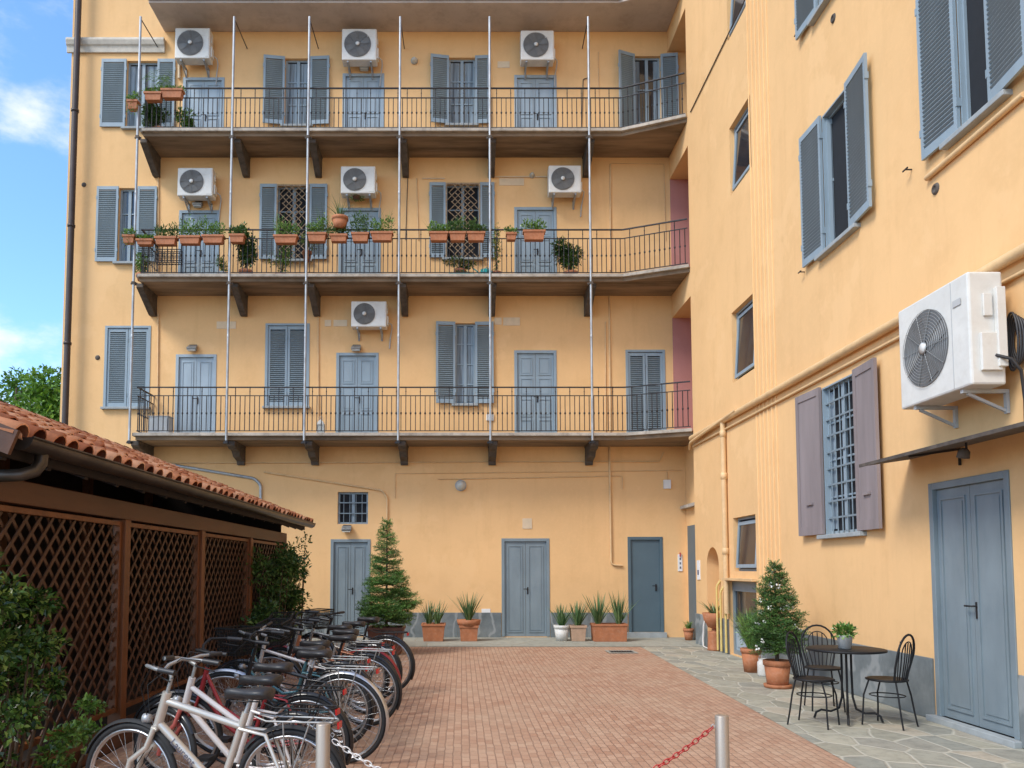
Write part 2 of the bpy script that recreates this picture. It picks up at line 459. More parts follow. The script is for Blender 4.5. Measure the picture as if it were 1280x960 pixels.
# ---- local builders: origin bottom-centre of opening, x right, y into the wall, z up
def louvre_mesh(x0, x1, z0, z1, y0, closed=True, mid=True):
    m = MB(); t = .035; f = .05
    m.box(x0, x0 + f, y0, y0 + t, z0, z1); m.box(x1 - f, x1, y0, y0 + t, z0, z1)
    m.box(x0 + f, x1 - f, y0 + .002, y0 + t - .002, z1 - .08, z1); m.box(x0 + f, x1 - f, y0 + .002, y0 + t - .002, z0, z0 + .10)
    rails = [z0 + .10]
    if False:
        zm = z0 + (z1 - z0) * .42
        m.box(x0 + f, x1 - f, y0 + .002, y0 + t - .002, zm - .035, zm + .035)
    n = int((z1 - z0 - .18) / .047)
    for i in range(n):
        z = z0 + .12 + i * (z1 - z0 - .2) / n
        m.obox(((x0 + x1) / 2, y0 + t * .5, z), ((x1 - x0) / 2 - f, 0, 0), (0, .021, -.014), (0, .0035, .005))
    for hz in (.15, .85):          # hinges
        z = z0 + (z1 - z0) * hz
        m.box(x0 - .012, x0 + .012, y0 - .006, y0 + t + .006, z - .04, z + .04)
        m.box(x1 - .012, x1 + .012, y0 - .006, y0 + t + .006, z - .04, z + .04)
    return m
def panel_shutter(x0, x1, z0, z1, y0):
    m = MB(); t = .04; f = .07
    m.box(x0, x0 + f, y0, y0 + t, z0, z1); m.box(x1 - f, x1, y0, y0 + t, z0, z1)
    m.box(x0 + f, x1 - f, y0 + .002, y0 + t - .002, z1 - .1, z1); m.box(x0 + f, x1 - f, y0 + .002, y0 + t - .002, z0, z0 + .12)
    m.box(x0 + f, x1 - f, y0 + .015, y0 + t - .008, z0 + .12, z1 - .1)
    m.box((x0 + x1) / 2 - .09, (x0 + x1) / 2 + .09, y0 - .012, y0 + .013, z0 + .42, z0 + .45)
    return m

def window(bld, place, w, h, depth=.14, sash=2, bars=(1, 3), sill=True, shutters=None, smat='blue', grille=None, curtain=0, fmat='blue', sillover=.08, gap=0, rot_open=(0, 0), panemat='glass', sill_mat='sill', lining=False, gmat=None):
    """shutters: (left_width, right_width, kind) kind in open/closed/panel"""
    fr = MB(); fy = depth - .06
    e = .045
    fr.box(-w / 2, -w / 2 + e, fy, fy + .055, 0, h); fr.box(w / 2 - e, w / 2, fy, fy + .055, 0, h)
    fr.box(-w / 2 + e, w / 2 - e, fy + .001, fy + .054, h - e, h); fr.box(-w / 2 + e, w / 2 - e, fy + .001, fy + .054, 0, e)
    iw0, iw1 = -w / 2 + e, w / 2 - e
    if sash == 2: fr.box(-.035, .035, fy - .008, fy + .05, e, h - e)
    for sgn in ((-1, 1) if sash == 2 else (0,)):
        a, b = (iw0, -.035) if sgn == -1 else ((.035, iw1) if sgn == 1 else (iw0, iw1))
        for k in range(1, bars[1]):
            z = h * k / bars[1]
            fr.box(a, b, fy + .004, fy + .046, z - .012, z + .012)
    if lining:
        fr.box(-w / 2 + .001, -w / 2 + .02, -.012, fy - .001, .001, h); fr.box(w / 2 - .02, w / 2 - .001, -.012, fy - .001, .001, h); fr.box(-w / 2 + .02, w / 2 - .02, -.011, fy - .001, h - .02, h)
    o = fr.build('window', fmat, bld, **place)
    p = MB(); p.box(iw0 + .001, iw1 - .001, fy + .028, fy + .034, e + .001, h - e - .001)
    p.build('pane', panemat, o)
    if curtain:
        n = 14; cw = (iw1 - iw0) * curtain / 2
        for a, s in ((iw0, 1), (iw1, -1)):
            c = MB()
            pts = [(a + s * cw * i / n, fy + .024 - .004 * (i % 2)) for i in range(n + 1)]
            c.add([(x, y, e + .03) for x, y in pts] + [(x, y, h - e - .03) for x, y in pts], [(i, i + 1, i + n + 2, i + n + 1) for i in range(n)])
            c.build('curtain', 'curtain', o, fix=False)
    if sill:
        s = MB(); s.box(-w / 2 - sillover, w / 2 + sillover, -.09, fy, -.055, -.001)
        s.build('sill', sill_mat, o, bevel=.006)
    if shutters:
        lw, rw, kind = shutters
        z0, z1 = .01, h + .02
        if kind == 'open':
            louvre_mesh(-lw, 0, z0, z1, -.035).build('shutter', smat, o, loc=(-w / 2 - gap, -.02, 0), rot=(0, 0, R(rot_open[0])))
            louvre_mesh(0, rw, z0, z1, -.035).build('shutter', smat, o, loc=(w / 2 + gap, -.02, 0), rot=(0, 0, R(-rot_open[1])))
        elif kind == 'closed':
            louvre_mesh(-w / 2 + .012, -.006, z0, z1 - .03, .01).build('shutter', smat, o)
            louvre_mesh(.006, w / 2 - .012, z0, z1 - .03, .01).build('shutter', smat, o)
            k = MB(); k.box(-w / 2 - .05, -w / 2 + .01, -.015, .03, 0, h + .05); k.box(w / 2 - .01, w / 2 + .05, -.015, .03, 0, h + .05); k.box(-w / 2 + .01, w / 2 - .01, -.015, .03, h, h + .05)
            k.build('shutter_frame', smat, o)
        elif kind == 'panel':
            panel_shutter(-lw, 0, z0, z1, -.04).build('shutter', smat, o, loc=(-w / 2 - gap, -.02, 0), rot=(0, 0, R(rot_open[0])))
            panel_shutter(0, rw, z0, z1, -.04).build('shutter', smat, o, loc=(w / 2 + gap, -.02, 0), rot=(0, 0, R(-rot_open[1])))
    if grille == 'bars':
        g = MB(); nx = max(4, int(w / .13)); nz = max(3, int(h / .22))
        for i in range(1, nx): g.tube([(-w / 2 + w * i / nx, .03, 0), (-w / 2 + w * i / nx, .03, h)], .009, 6)
        for j in range(1, nz): g.box(-w / 2 + .003, w / 2 - .003, .022, .038, h * j / nz - .012, h * j / nz + .012)
        g.build('grille', gmat or fmat, o)
    if grille == 'lattice':
        g = MB(); rnd = random.Random(int(w * 1000))
        y = -.055
        g.box(-w / 2, w / 2, y - .01, y + .01, h - .04, h); g.box(-w / 2, -w / 2 + .03, y - .012, y + .012, 0, h); g.box(w / 2 - .03, w / 2, y - .012, y + .012, 0, h)
        st = .15
        for sgn in (1, -1):
            c = -h
            while c < w + h:
                pts = []
                for k in range(9):
                    z = h * k / 8
                    x = (c + z if sgn > 0 else c - z + h) - w / 2 + .012 * math.sin(z * 14 + c * 9)
                    if -w / 2 <= x <= w / 2: pts.append((x, y + (.008 * sgn), z))
                if len(pts) > 1: g.tube(pts, .011, 5)
                c += st
        g.build('lattice', 'wicker', o)
    return o

def door(bld, place, w, h, mat='blue', depth=.10, panels=2, leaves=2, handle=True, label=None):
    f = MB(); e = .07
    f.box(-w / 2, -w / 2 + e, -.015, depth, 0, h); f.box(w / 2 - e, w / 2, -.015, depth, 0, h); f.box(-w / 2 + e, w / 2 - e, -.014, depth, h - e, h)
    o = f.build('door', mat, bld, bevel=.005, **place)
    if label: o['label'] = label
    a, b = -w / 2 + e + .004, w / 2 - e - .004
    ed = [(a, -.003), (.003, b)] if leaves == 2 else [(a, b)]
    for x0, x1 in ed:
        l = MB(); y0 = .03
        l.box(x0, x1, y0, y0 + .04, .004, h - e - .004)
        st = .065
        if panels:
            zs = [.06 + (h - e - .12) * k / panels for k in range(panels + 1)]
            for k in range(panels):
                za, zb = zs[k] + .035, zs[k + 1] - .035
                xa, xb = x0 + st, x1 - st
                # raised moulding round a sunk field
                for q in ((xa, xb, za, za + .022), (xa, xb, zb - .022, zb)): l.box(q[0], q[1], y0 - .014, y0 - .0005, q[2], q[3])
                for q in ((xa, xa + .022), (xb - .022, xb)): l.box(q[0], q[1], y0 - .0135, y0 - .0005, za + .022, zb - .022)
                l.box(xa + .05, xb - .05, y0 - .008, y0 - .0005, za + .05, zb - .05)
        l.build('door_leaf', mat, o)
    if handle:
        k = MB(); x = .05 if leaves == 2 else b - .09
        k.box(x - .018, x + .018, .018, .03, h * .43, h * .43 + .16)
        k.tube([(x, .02, h * .43 + .12), (x, -.03, h * .43 + .12), (x - .1, -.035, h * .43 + .12)], .009, 6)
        k.build('handle', 'iron', o)
    return o

# ------------------------------------------------------------------ main facade layout (measured)
def rect(px0, px1, py0, py1):
    x0, z1 = on_y(px0, py0, YF); x1, _ = on_y(px1, py0, YF)
    xb0, z0 = on_y(px0, py1, YF); xb1, _ = on_y(px1, py1, YF)
    return (x0 + xb0) / 2, (x1 + xb1) / 2, z0, z1
SLAB = {}
for lv, y in ((1, 544), (2, 346), (3, 164.5)):
    SLAB[lv] = on_y(450, y, YB)[1]     # top of each balcony slab

def fwin(op, py, sh, kind, **kw):
    """op=(px0,px1) opening, sh=(outer left px, outer right px)"""
    x0, x1, z0, z1 = rect(op[0], op[1], py[0], py[1])
    if 'floor' in kw:
        z0 = kw.pop('floor')
    FH.append((x0, x1, z0, z1, kw.get('depth', .14) + .01))
    s = None
    if kind:
        a, b, _, _ = rect(sh[0], sh[1], py[0], py[1])
        s = (x0 - a, b - x1, kind)
    return window(main, to_main((x0 + x1) / 2, z0), x1 - x0, z1 - z0, shutters=s, **kw)
def fdoor(px0, px1, py0, floor, mat='blue', py1=None, depth=.10, **kw):
    x0, x1, z0, z1 = rect(px0, px1, py0, py1 or py0 + 100)
    FH.append((x0, x1, floor, z1, depth + .01))
    return door(main, to_main((x0 + x1) / 2, floor), x1 - x0, z1 - floor, mat, depth=depth, **kw)

S1, S2, S3 = SLAB[1] + .012, SLAB[2] + .012, SLAB[3] + .012
# top floor
fwin((158, 197), (76, 160), (127, 219), 'open', curtain=.7, bars=(1, 1), gap=.0)
fwin((356, 388), (73, 157), (330, 412), 'open', curtain=.85, bars=(1, 3), rot_open=(8, 4))
fwin((561, 594), (72, 156), (538, 612), 'open', curtain=.7, bars=(1, 3), rot_open=(10, 4))
fwin((793, 826), (70, 157), (770, 847), 'open', curtain=.4, bars=(1, 3), rot_open=(22, 8), floor=S3, sill=False)
for a, b, y in ((228, 280, 97), (428, 480, 92), (643, 696, 94)): fdoor(a, b, y, S3, panels=2, mat='blue_pale')
# second floor
fwin((148, 172), (235, 328), (121, 196), 'open', curtain=.5, bars=(1, 3))
fwin((346, 387), (232, 325), (325, 409), 'open', grille='lattice', panemat='room_shade', bars=(1, 3))
fwin((557, 600), (230, 323), (537, 618), 'open', grille='lattice', panemat='room_shade', bars=(1, 3))
for a, b, y in ((223, 274, 263), (423, 476, 260), (643, 696, 259)): fdoor(a, b, y, S2, panels=3, mat='blue')
# first floor
fwin((131, 187), (409, 509), None, 'x', shutters=None) if False else None
def closed_win(px0, px1, py0, py1, **kw):
    x0, x1, z0, z1 = rect(px0, px1, py0, py1)
    if kw.pop('to_floor', None): z0 = S1
    FH.append((x0, x1, z0, z1, .15))
    return window(main, to_main((x0 + x1) / 2, z0), x1 - x0, z1 - z0, shutters=(0, 0, 'closed'), **kw)
closed_win(133, 185, 410, 509)
closed_win(334, 384, 407, 508)
closed_win(785, 829, 440, 520, to_floor=True, sill=False)
fwin((569, 594), (404, 505), (545, 617), 'open', curtain=.95, bars=(1, 4), rot_open=(6, 2))
fdoor(219, 270, 443, S1, panels=1, mat='blue_pale', label='plain pale blue double door')
fdoor(420, 473, 441, S1, panels=3)
fdoor(643, 696, 438, S1, panels=4)
# ground floor
x0, x1, z0, z1 = rect(422, 460, 615, 655)
FH.append((x0, x1, z0, z1, .16)); window(main, to_main((x0 + x1) / 2, z0), x1 - x0, z1 - z0, grille='bars', gmat='bars_grey', panemat='room_shade', sill=False, bars=(1, 1))
fdoor(413, 463, 674, .02, mat='blue_door', panels=1, label='blue double door behind the potted fir')
fdoor(627, 687, 673, .02, mat='blue_door', panels=1, label='wide blue double door in the middle of the ground floor')
fdoor(785, 829, 671, .12, mat='blue_dark', panels=0, leaves=1, depth=.2, label='dark blue single steel door')
xs0, xs1, _, _ = rect(782, 832, 780, 795)
MB().box(xs0, xs1, YF - .12, YF + .01, .006, .12).build('doorstep', 'sill', main)

# facade wall (with recess on the right)
ZTOP = 16.5
XL = on_y(82, 300, YF)[0]
ZG = on_y(500, 560, YF)[1]
w = MB()
ZR = 4.42
holed(w, XL, 5.2, 0, ZTOP, [h for h in FH], lambda u, d, v: (u, YF + d, v), None)
w.add([(XL, YF, 0), (XL, YF, ZTOP), (XL, YF + 11, ZTOP), (XL, YF + 11, 0)], [(0, 1, 2, 3)])
w.add([(XL, YF, ZTOP), (12, YF, ZTOP), (12, YF + 11, ZTOP), (XL, YF + 11, ZTOP)], [(0, 1, 2, 3)])
w.add([(XL, YF + 11, 0), (12, YF + 11, 0), (12, YF + 11, ZTOP), (XL, YF + 11, ZTOP)], [(0, 1, 2, 3)])
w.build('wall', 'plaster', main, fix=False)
# the roof over
rf = MB(); rf.box(XL - .5, 12.2, YF - .5, YF + 11.5, ZTOP, ZTOP + .12); rf.build('roof', 'tile', main)

# marble dado of the facade, in slabs, either side of the doors
dz = .57
def dado_main(xa, xb):
    n = max(1, round((xb - xa) / .9)); m = MB()
    for i in range(n):
        a = xa + (xb - xa) * i / n; b = xa + (xb - xa) * (i + 1) / n
        m.box(a + .002, b - .002, YF - .025, YF - .001, .008, dz)
    m.build('dado', 'marble', main, bevel=.003)
d1 = rect(413, 463, 674, 795); d2 = rect(627, 687, 674, 795); d3 = rect(785, 829, 674, 795)
dado_main(XL, d1[0] - .01); dado_main(d1[1] + .01, d2[0] - .01); dado_main(d2[1] + .01, d3[0] - .02)

# cornice at the left of the top floor
cz0 = on_y(140, 67, YF)[1]; cz1 = on_y(140, 50, YF)[1]; cxr = on_y(207, 55, YF)[0]
h = cz1 - cz0
MB().prism([(YF - .001, cz0), (YF - .05, cz0), (YF - .06, cz0 + h * .3), (YF - .07, cz0 + h * .42), (YF - .10, cz0 + h * .5), (YF - .13, cz0 + h * .8), (YF - .11, cz0 + h), (YF - .001, cz0 + h)], 'x', XL - .10, cxr).build('cornice', 'cornice', main, bevel=.01)

# eave slab over the top balcony
ez = on_y(500, 40, YF)[1]
exl = on_y(211, 40, YF)[0] - .1
MB().prism([(exl, YF - .002), (exl, YF - 1.0), (3.6, YF - 1.0), (4.95, YC), (4.95, YF - .002)], 'z', ez, ez + .16).build('eave_slab', 'soffit', main, bevel=.01)
MB().box(exl - .02, 3.65, YF - 1.06, YF - 1.001, ez + .06, ez + .2).build('eave_gutter', 'brownpipe', main)

# balconies
BX0 = -7.22
poles_px = [(163.5, 545), (284, 550), (381, 548), (498, 546), (613, 546), (740, 545)]
PXS = [on_y(a, b, YB)[0] for a, b in poles_px]
def rail_panel(a, b, zt, zs, z0, m):
    """a,b plan points; zt top rail, zs second rail, z0 bottom rail"""
    a = Vector((a[0], a[1], 0)); b = Vector((b[0], b[1], 0)); L = (b - a).length; d = (b - a) / L
    n = max(2, round(L / .105))
    for z, t in ((zt, .036), (zs, .024), (z0, .022)):
        m.bar(a + Vector((0, 0, z)), b + Vector((0, 0, z)), t, t * .7)
    for i in range(n):
        p = a + d * (L * (i + .5) / n)
        top = zt if i % 3 == 1 else zs
        m.bar(p + Vector((0, 0, z0)), p + Vector((0, 0, top)), .016, .016)
        zm = (z0 + zs) / 2
        m.lathe([(0.006, -.035), (.02, -.012), (.02, .012), (.006, .035)], (p.x, p.y, zm), 6)
        if i % 3 == 1: m.lathe([(0.004, -.02), (.013, -.008), (.013, .008), (.004, .02)], (p.x, p.y, (zs + zt) / 2), 6)
for lv, (ty, sy) in ((1, (484, 494.5)), (2, (287, 298)), (3, (110, 122))):
    z = SLAB[lv]
    th = .11
    sl = MB()
    sl.prism([(BX0, YF - .002), (BX0, YB), (3.62, YB), (XW - .003, YC + .02), (XW - .003, YF - .002)], 'z', z - th, z)
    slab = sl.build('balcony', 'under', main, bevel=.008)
    slab['label'] = {1: 'lowest balcony', 2: 'middle balcony hung with planters', 3: 'top balcony'}[lv]
    e = MB()
    pts = [(BX0, YF - .01), (BX0 - .012, YB - .03), (3.62, YB - .03), (XW - .02, YC - .0)]
    for p, q in zip(pts[:-1], pts[1:]):
        e.bar((p[0], p[1], z + .012), (q[0], q[1], z + .012), .1, .07)
    e.build('slab_edge', 'slab_edge', slab, bevel=.006)
    zt = on_y(450, ty, YB)[1]; zs = on_y(450, sy, YB)[1]; z0 = z + .10
    xs = [BX0 + .02] + PXS[1:] + [3.62]
    yr = YB + .012
    for i in range(len(xs) - 1):
        m = MB(); rail_panel((xs[i], yr), (xs[i + 1], yr), zt, zs, z0, m); m.build('railing', 'iron', slab)
    m = MB(); rail_panel((3.62, yr), (XW - .03, YC + .05), zt, zs, z0, m); m.build('railing', 'iron', slab)
    m = MB(); rail_panel((BX0 + .02, yr), (BX0 + .02, YF - .01), zt, zs, z0, m); m.build('railing', 'iron', slab)
    for x in PXS:
        c = MB(); wd = .075 if lv > 1 else .085
        zb = z - th
        xx = x + .07
        if lv > 1:
            c.prism([(YF - .003, zb - .001), (YB + .10, zb - .001), (YB + .08, zb - .10), (YF - .20, zb - .46), (YF - .12, zb - .50), (YF - .003, zb - .50)], 'x', xx - wd, xx + wd)
        else:
            c.prism([(YF - .003, zb - .001), (YB + .06, zb - .001), (YB + .05, zb - .11), (YB + .16, zb - .17), (YB + .40, zb - .19), (YB + .52, zb - .30), (YF - .14, zb - .36), (YF - .10, zb - .44), (YF - .003, zb - .44)], 'x', xx - wd, xx + wd)
        c.box(xx - wd - .012, xx + wd + .012, YB + .1, YF - .01, zb - .04, zb - .002)
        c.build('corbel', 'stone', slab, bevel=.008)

# steel poles carrying the balconies, with stay bars back to the wall
tops = [(180, 28), (295, 22), (390, 22), (503, 20), (613.5, 22), (735, 22)]
zpt = on_y(450, 22, YB - .05)[1]
for i, x in enumerate(PXS):
    m = MB(); zl = SLAB[1] - .13
    m.tube([(x, YB - .075, zl), (x, YB - .075, zpt)], .027, 10)
    for zc in (SLAB[1] + 2.2, SLAB[2] + 1.9): m.lathe([(.027, -.04), (.030, -.035), (.030, .035), (.027, .04)], (x, YB - .075, zc), 10)
    p = m.build('pole', 'steel', main)
    for lv in (1, 2, 3):
        k = MB(); k.box(x - .038, x + .038, YB - .108, YB - .002, SLAB[lv] - .2, SLAB[lv] - .14)
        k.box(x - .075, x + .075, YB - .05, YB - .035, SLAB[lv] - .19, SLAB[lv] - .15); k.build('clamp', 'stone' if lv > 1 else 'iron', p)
    MB().tube([(x, YB - .06, zpt - .04), (x + .02, YF - .002, zpt - .06)], .012, 6).build('stay_bar', 'brownpipe', p)

# pipes on the facade
def pipe(bld, name, pts, r, mat, n=8):
    # rounded corners
    P = [Vector(p) for p in pts]; out = [P[0]]
    for i in range(1, len(P) - 1):
        a = (P[i - 1] - P[i]); b = (P[i + 1] - P[i]); d = min(r * 4, a.length * .4, b.length * .4)
        a = P[i] + a.normalized() * d; b = P[i] + b.normalized() * d
        for k in range(5):
            t = k / 4; out.append(a * (1 - t) ** 2 + P[i] * 2 * t * (1 - t) + b * t * t)
    out.append(P[-1])
    return MB().tube(out, r, n).build(name, mat, bld)
def fp(px, py, off=.03):
    x, z = on_y(px, py, YF - off); return (x, YF - off, z)
x_dp = on_y(89, 300, YF - .2)[0]
dp = MB().tube([(x_dp, YF - .215, .05), (x_dp, YF - .215, ZTOP)], .07, 12)
for z in (1.5, 4, 6.8, 9.6, 12.4): dp.lathe([(.075, -.03), (.088, -.028), (.088, .028), (.075, .03)], (x_dp, YF - .215, z), 12)
dp.build('drainpipe', 'brownpipe', main)
pipe(main, 'pipe', [fp(190, 577), fp(318, 598), fp(326, 606), fp(326, 700)], .035, 'steel')
pipe(main, 'pipe', [fp(330, 590), fp(395, 600), fp(478, 613), fp(484, 622), fp(484, 668)], .022, 'cream')
pipe(main, 'pipe', [fp(196, 579), (3.55, YF - .03, fp(700, 577)[2]), (4.6, YF - .03, fp(700, 577)[2]), (4.7, YF - .03, fp(700, 565)[2])], .014, 'cream')
pipe(main, 'pipe', [fp(494, 623, .02), fp(494, 592, .02), fp(700, 590, .02), fp(852, 588, .02)], .007, 'cream')
pipe(main, 'pipe', [fp(547, 599, .02), fp(680, 597, .02), fp(778, 595, .02), fp(778, 611, .02)], .010, 'cream')
pipe(main, 'pipe', [fp(762, 552), fp(764, 706), fp(778, 707)], .024, 'cream')
pipe(main, 'pipe', [fp(224, 98, .04), fp(224, 70, .04)], .035, 'plaque')
pipe(main, 'pipe', [fp(198, 220, .02), fp(198, 352, .02)], .016, 'cream')
pipe(main, 'pipe', [fp(198, 392, .02), fp(197, 520, .02)], .016, 'cream')
pipe(main, 'pipe', [fp(398, 380, .02), fp(398, 540, .02)], .016, 'cream')
pipe(main, 'pipe', [fp(763, 205, .02), fp(763, 338, .02)], .02, 'cream')
pipe(main, 'pipe', [fp(762, 370, .02), fp(763, 540, .02)], .02, 'cream')
pipe(main, 'pipe', [fp(757, 402, .02), fp(757, 540, .02)], .014, 'cream')
pipe(main, 'pipe', [fp(528, 223, .02), fp(556, 223, .02)], .014, 'plaque')
pipe(main, 'pipe', [fp(617, 221, .02), fp(686, 221, .02)], .016, 'plaque')
pipe(main, 'pipe', [fp(521, 223, .015), fp(523, 300, .015)], .012, 'cream')
pipe(main, 'pipe', [fp(510, 212, .015), fp(507, 300, .015)], .008, 'cable')
pipe(main, 'cable', [fp(764, 204, .015), fp(830, 205, .015), fp(832, 300, .015)], .008, 'cream')
pipe(main, 'cable', [fp(736, 97, .015), fp(729, 99, .015), fp(727, 160, .015)], .009, 'cable')
pipe(main, 'cable', [fp(748, 65, .015), fp(749, 160, .015)], .007, 'cream')
pipe(main, 'cable', [fp(834, 588, .015), fp(834, 603, .015)], .010, 'cream')

def plate(px0, px1, py0, py1, mat='plaque', name='plaque', t=.012):
    x0, z1 = on_y(px0, py0, YF); x1, z0 = on_y(px1, py1, YF)
    return MB().box(x0, x1, YF - t, YF - .001, z0, z1).build(name, mat, main, bevel=.003)
for q in ((622, 637, 77, 85), (624, 655, 223, 232), (271, 295, 402, 411), (406, 414, 400, 408), (417, 434, 400, 408), (618, 627, 397, 406), (629, 650, 397, 407), (653, 665, 648, 661)): plate(*q)
plate(602, 613, 761, 775, 'signwhite', 'notice')
plate(829, 838, 600, 611, 'signwhite', 'alarm_box', .06)
plate(608, 617, 518, 526, 'signwhite', 'socket_box', .03)
q = plate(847, 853, 693, 714, 'signwhite', 'notice', .02)
x0, z1 = on_y(848, 694, YF); x1, z0 = on_y(852, 713, YF)
for k in range(3): MB().box(x0 + .02, x1 - .015, YF - .024, YF - .0205, z0 + .04 + k * .1, z0 + .09 + k * .1).build('printed_text', 'inkgrey', q)
m = MB(); m.box(x0 + .02, x1 - .02, YF - .045, YF - .0205, z1 - .03, z1 + .06); m.build('call_button', 'inkred', q)
for px, py in ((122, 447), (105, 231)):
    x, z = on_y(px, py, YF); MB().lathe([(.002, -.02), (.05, -.018), (.06, -.001)], (x, YF, z), 12, 'y').build('vent_cap', 'stone', main)

# pink and orange back wall of the loggia: floors, ceilings
lg = MB()
LZ = [0, on_y(851, 398, YF)[1], on_y(851, 225, YF)[1], on_y(848, 66, YF)[1]]
for lv, mt in ((1, 'pink'), (2, 'pink'), (3, 'plaster')):
    zc = LZ[lv]
    MB().box(4.96, 7.5, YF - .03, YF - .003, SLAB[lv], zc).build('loggia_wall', mt, main)
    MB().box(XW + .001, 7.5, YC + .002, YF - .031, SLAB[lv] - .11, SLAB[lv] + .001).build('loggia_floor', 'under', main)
# ------------------------------------------------------------------ wing
# lintel bands between the loggia openings
bands = [(4.5, SLAB[1] - .02), (LZ[1], SLAB[2] - .02), (LZ[2], SLAB[3] - .02), (LZ[3], ZTOP)]
for za, zb in bands:
    MB().box(XW, XW + .35, YC + .001, YF - .004, za, zb).build('lintel', 'plaster', wing)
    MB().box(XW + .351, 7.5, YC + .001, YF - .032, za + .0, za + .1).build('loggia_ceiling', 'plaster', wing)
# ground floor recess wall with narrow dark door
MB().box(5.2, 5.5, YC + .001, YF - .004, .0, 4.5).build('recess_wall', 'plaster', wing)
dr = MB(); dr.box(5.17, 5.199, 17.35, 18.3, .02, 2.55).build('door', 'blue_dark', wing)
MB().box(5.06, 5.199, 17.1, YF - .03, 2.95, 3.02).build('ledge', 'slab_edge', wing)

def wr(px0, px1, py0, py1, X=XW):   # wing rect from pixel edges, far edge first
    ya, za = on_x(px0, (py0 + py1) / 2, X); yb, _ = on_x(px1, (py0 + py1) / 2, X)
    return yb, ya
def wz(px, py, X=XW): return on_x(px, py, X)[1]

def wwin(y0, y1, z0, z1, sh=None, kind=None, depth=.2, **kw):
    WH.append((y0, y1, z0, z1, depth + .01))
    s = (sh[0], sh[1], kind) if sh else None
    return window(wing, to_wing((y0 + y1) / 2, z0), y1 - y0, z1 - z0, depth=depth, shutters=s, **kw)
# first-floor windows
def wy(px, py): return on_x(px, py, XW)[0]
zS = wz(1040, 312); zT = wz(1063, 103) + .0
a0, a1 = wy(1063, 190), wy(1031, 230)
wA = wwin(a0, a1, zS + .03, zT, (a0 - wy(1095, 170), wy(1007, 250) - a1, )[::-1], 'open', sash=1, bars=(1, 1), rot_open=(2, 5), sillover=.2, depth=.13, panemat='room_shade', lining=True)
b0, b1 = wy(1240, 70), wy(1201, 100)
wB = wwin(b0, b1, zS + .05, zT + .05, (wy(1157, 110) - b1, .62), 'open', sash=1, bars=(1, 1), rot_open=(2, 7), sillover=.25, depth=.09, panemat='room_shade', lining=True)
zS2 = wz(1023, 20)
wC = wwin(a0, a1, zS2 + .02, zS2 + 1.95, (.6, .6), 'open', sash=2, bars=(1, 1), rot_open=(3, 5), sillover=.2, lining=True)
# inner casement leaves standing open
for o, wd, hh in ((wA, a1 - a0, zT - zS),):
    cl = MB(); a = .42
    for x in (0, a - .05): cl.box(x, x + .05, -.02, .02, .06, hh - .1)
    cl.box(.05, a - .05, -.019, .019, .06, .12); cl.box(.05, a - .05, -.019, .019, hh - .16, hh - .1); cl.box(.05, a - .05, -.017, .017, hh * .5, hh * .5 + .04)
    cl.build('casement', 'blue', o, loc=(-wd / 2 + .03, .03, 0), rot=(0, 0, R(80)))
    MB().box(.05, a - .05, -.003, .003, .12, hh - .16).build('casement_pane', 'room_shade', o, loc=(-wd / 2 + .03, .03, 0), rot=(0, 0, R(80)))
# ground-floor barred window with mauve shutters
c0, c1 = wy(1074, 560), wy(1031, 580)
wD = wwin(c0, c1, wz(1050, 669) + .02, wz(1052, 474) + .0, (wy(1004, 580) - c1, c0 - wy(1106, 550)), 'panel', smat='mauve', grille='bars', gmat='bars_grey', panemat='room_shade', depth=.11, sash=2, bars=(1, 4), curtain=.35, rot_open=(3, 4), sillover=.12, sill_mat='sill', lining=True)
# small tilting windows in the stair column
def tilt_win(px0, px1, pya, pyb, zfix=None):
    y0 = wy(px1, (pya + pyb) / 2); y1 = wy(px0, (pya + pyb) / 2)
    pm = (px0 + px1) / 2
    z1, z0 = wz(pm, pya), wz(pm, pyb)
    o = wwin(y0, y1, z0, z1, depth=.15, sash=1, bars=(1, 1), sill=False, panemat='room_shade')
    wd, hh = y1 - y0, z1 - z0
    t = MB(); e = .06
    t.box(-wd / 2 + .06, -wd / 2 + .06 + e, -.02, .02, 0, hh - .14); t.box(wd / 2 - .06 - e, wd / 2 - .06, -.02, .02, 0, hh - .14)
    t.box(-wd / 2 + .06 + e, wd / 2 - .06 - e, -.019, .019, 0, e); t.box(-wd / 2 + .06 + e, wd / 2 - .06 - e, -.019, .019, hh - .14 - e, hh - .14)
    ts = t.build('tilted_sash', 'blue', o, loc=(0, .03, .06), rot=(R(-4), 0, 0))
    MB().box(-wd / 2 + .06 + e, wd / 2 - .06 - e, -.003, .003, e, hh - .14 - e).build('sash_pane', 'glass', o, loc=(0, .03, .06), rot=(R(-4), 0, 0))
    return y0, y1, z0, z1
tilt_win(917, 945, 645, 714)
tilt_win(915, 943, 378, 470)
tilt_win(912, 939, 138, 228)
tilt_win(908, 932, -70, 32)
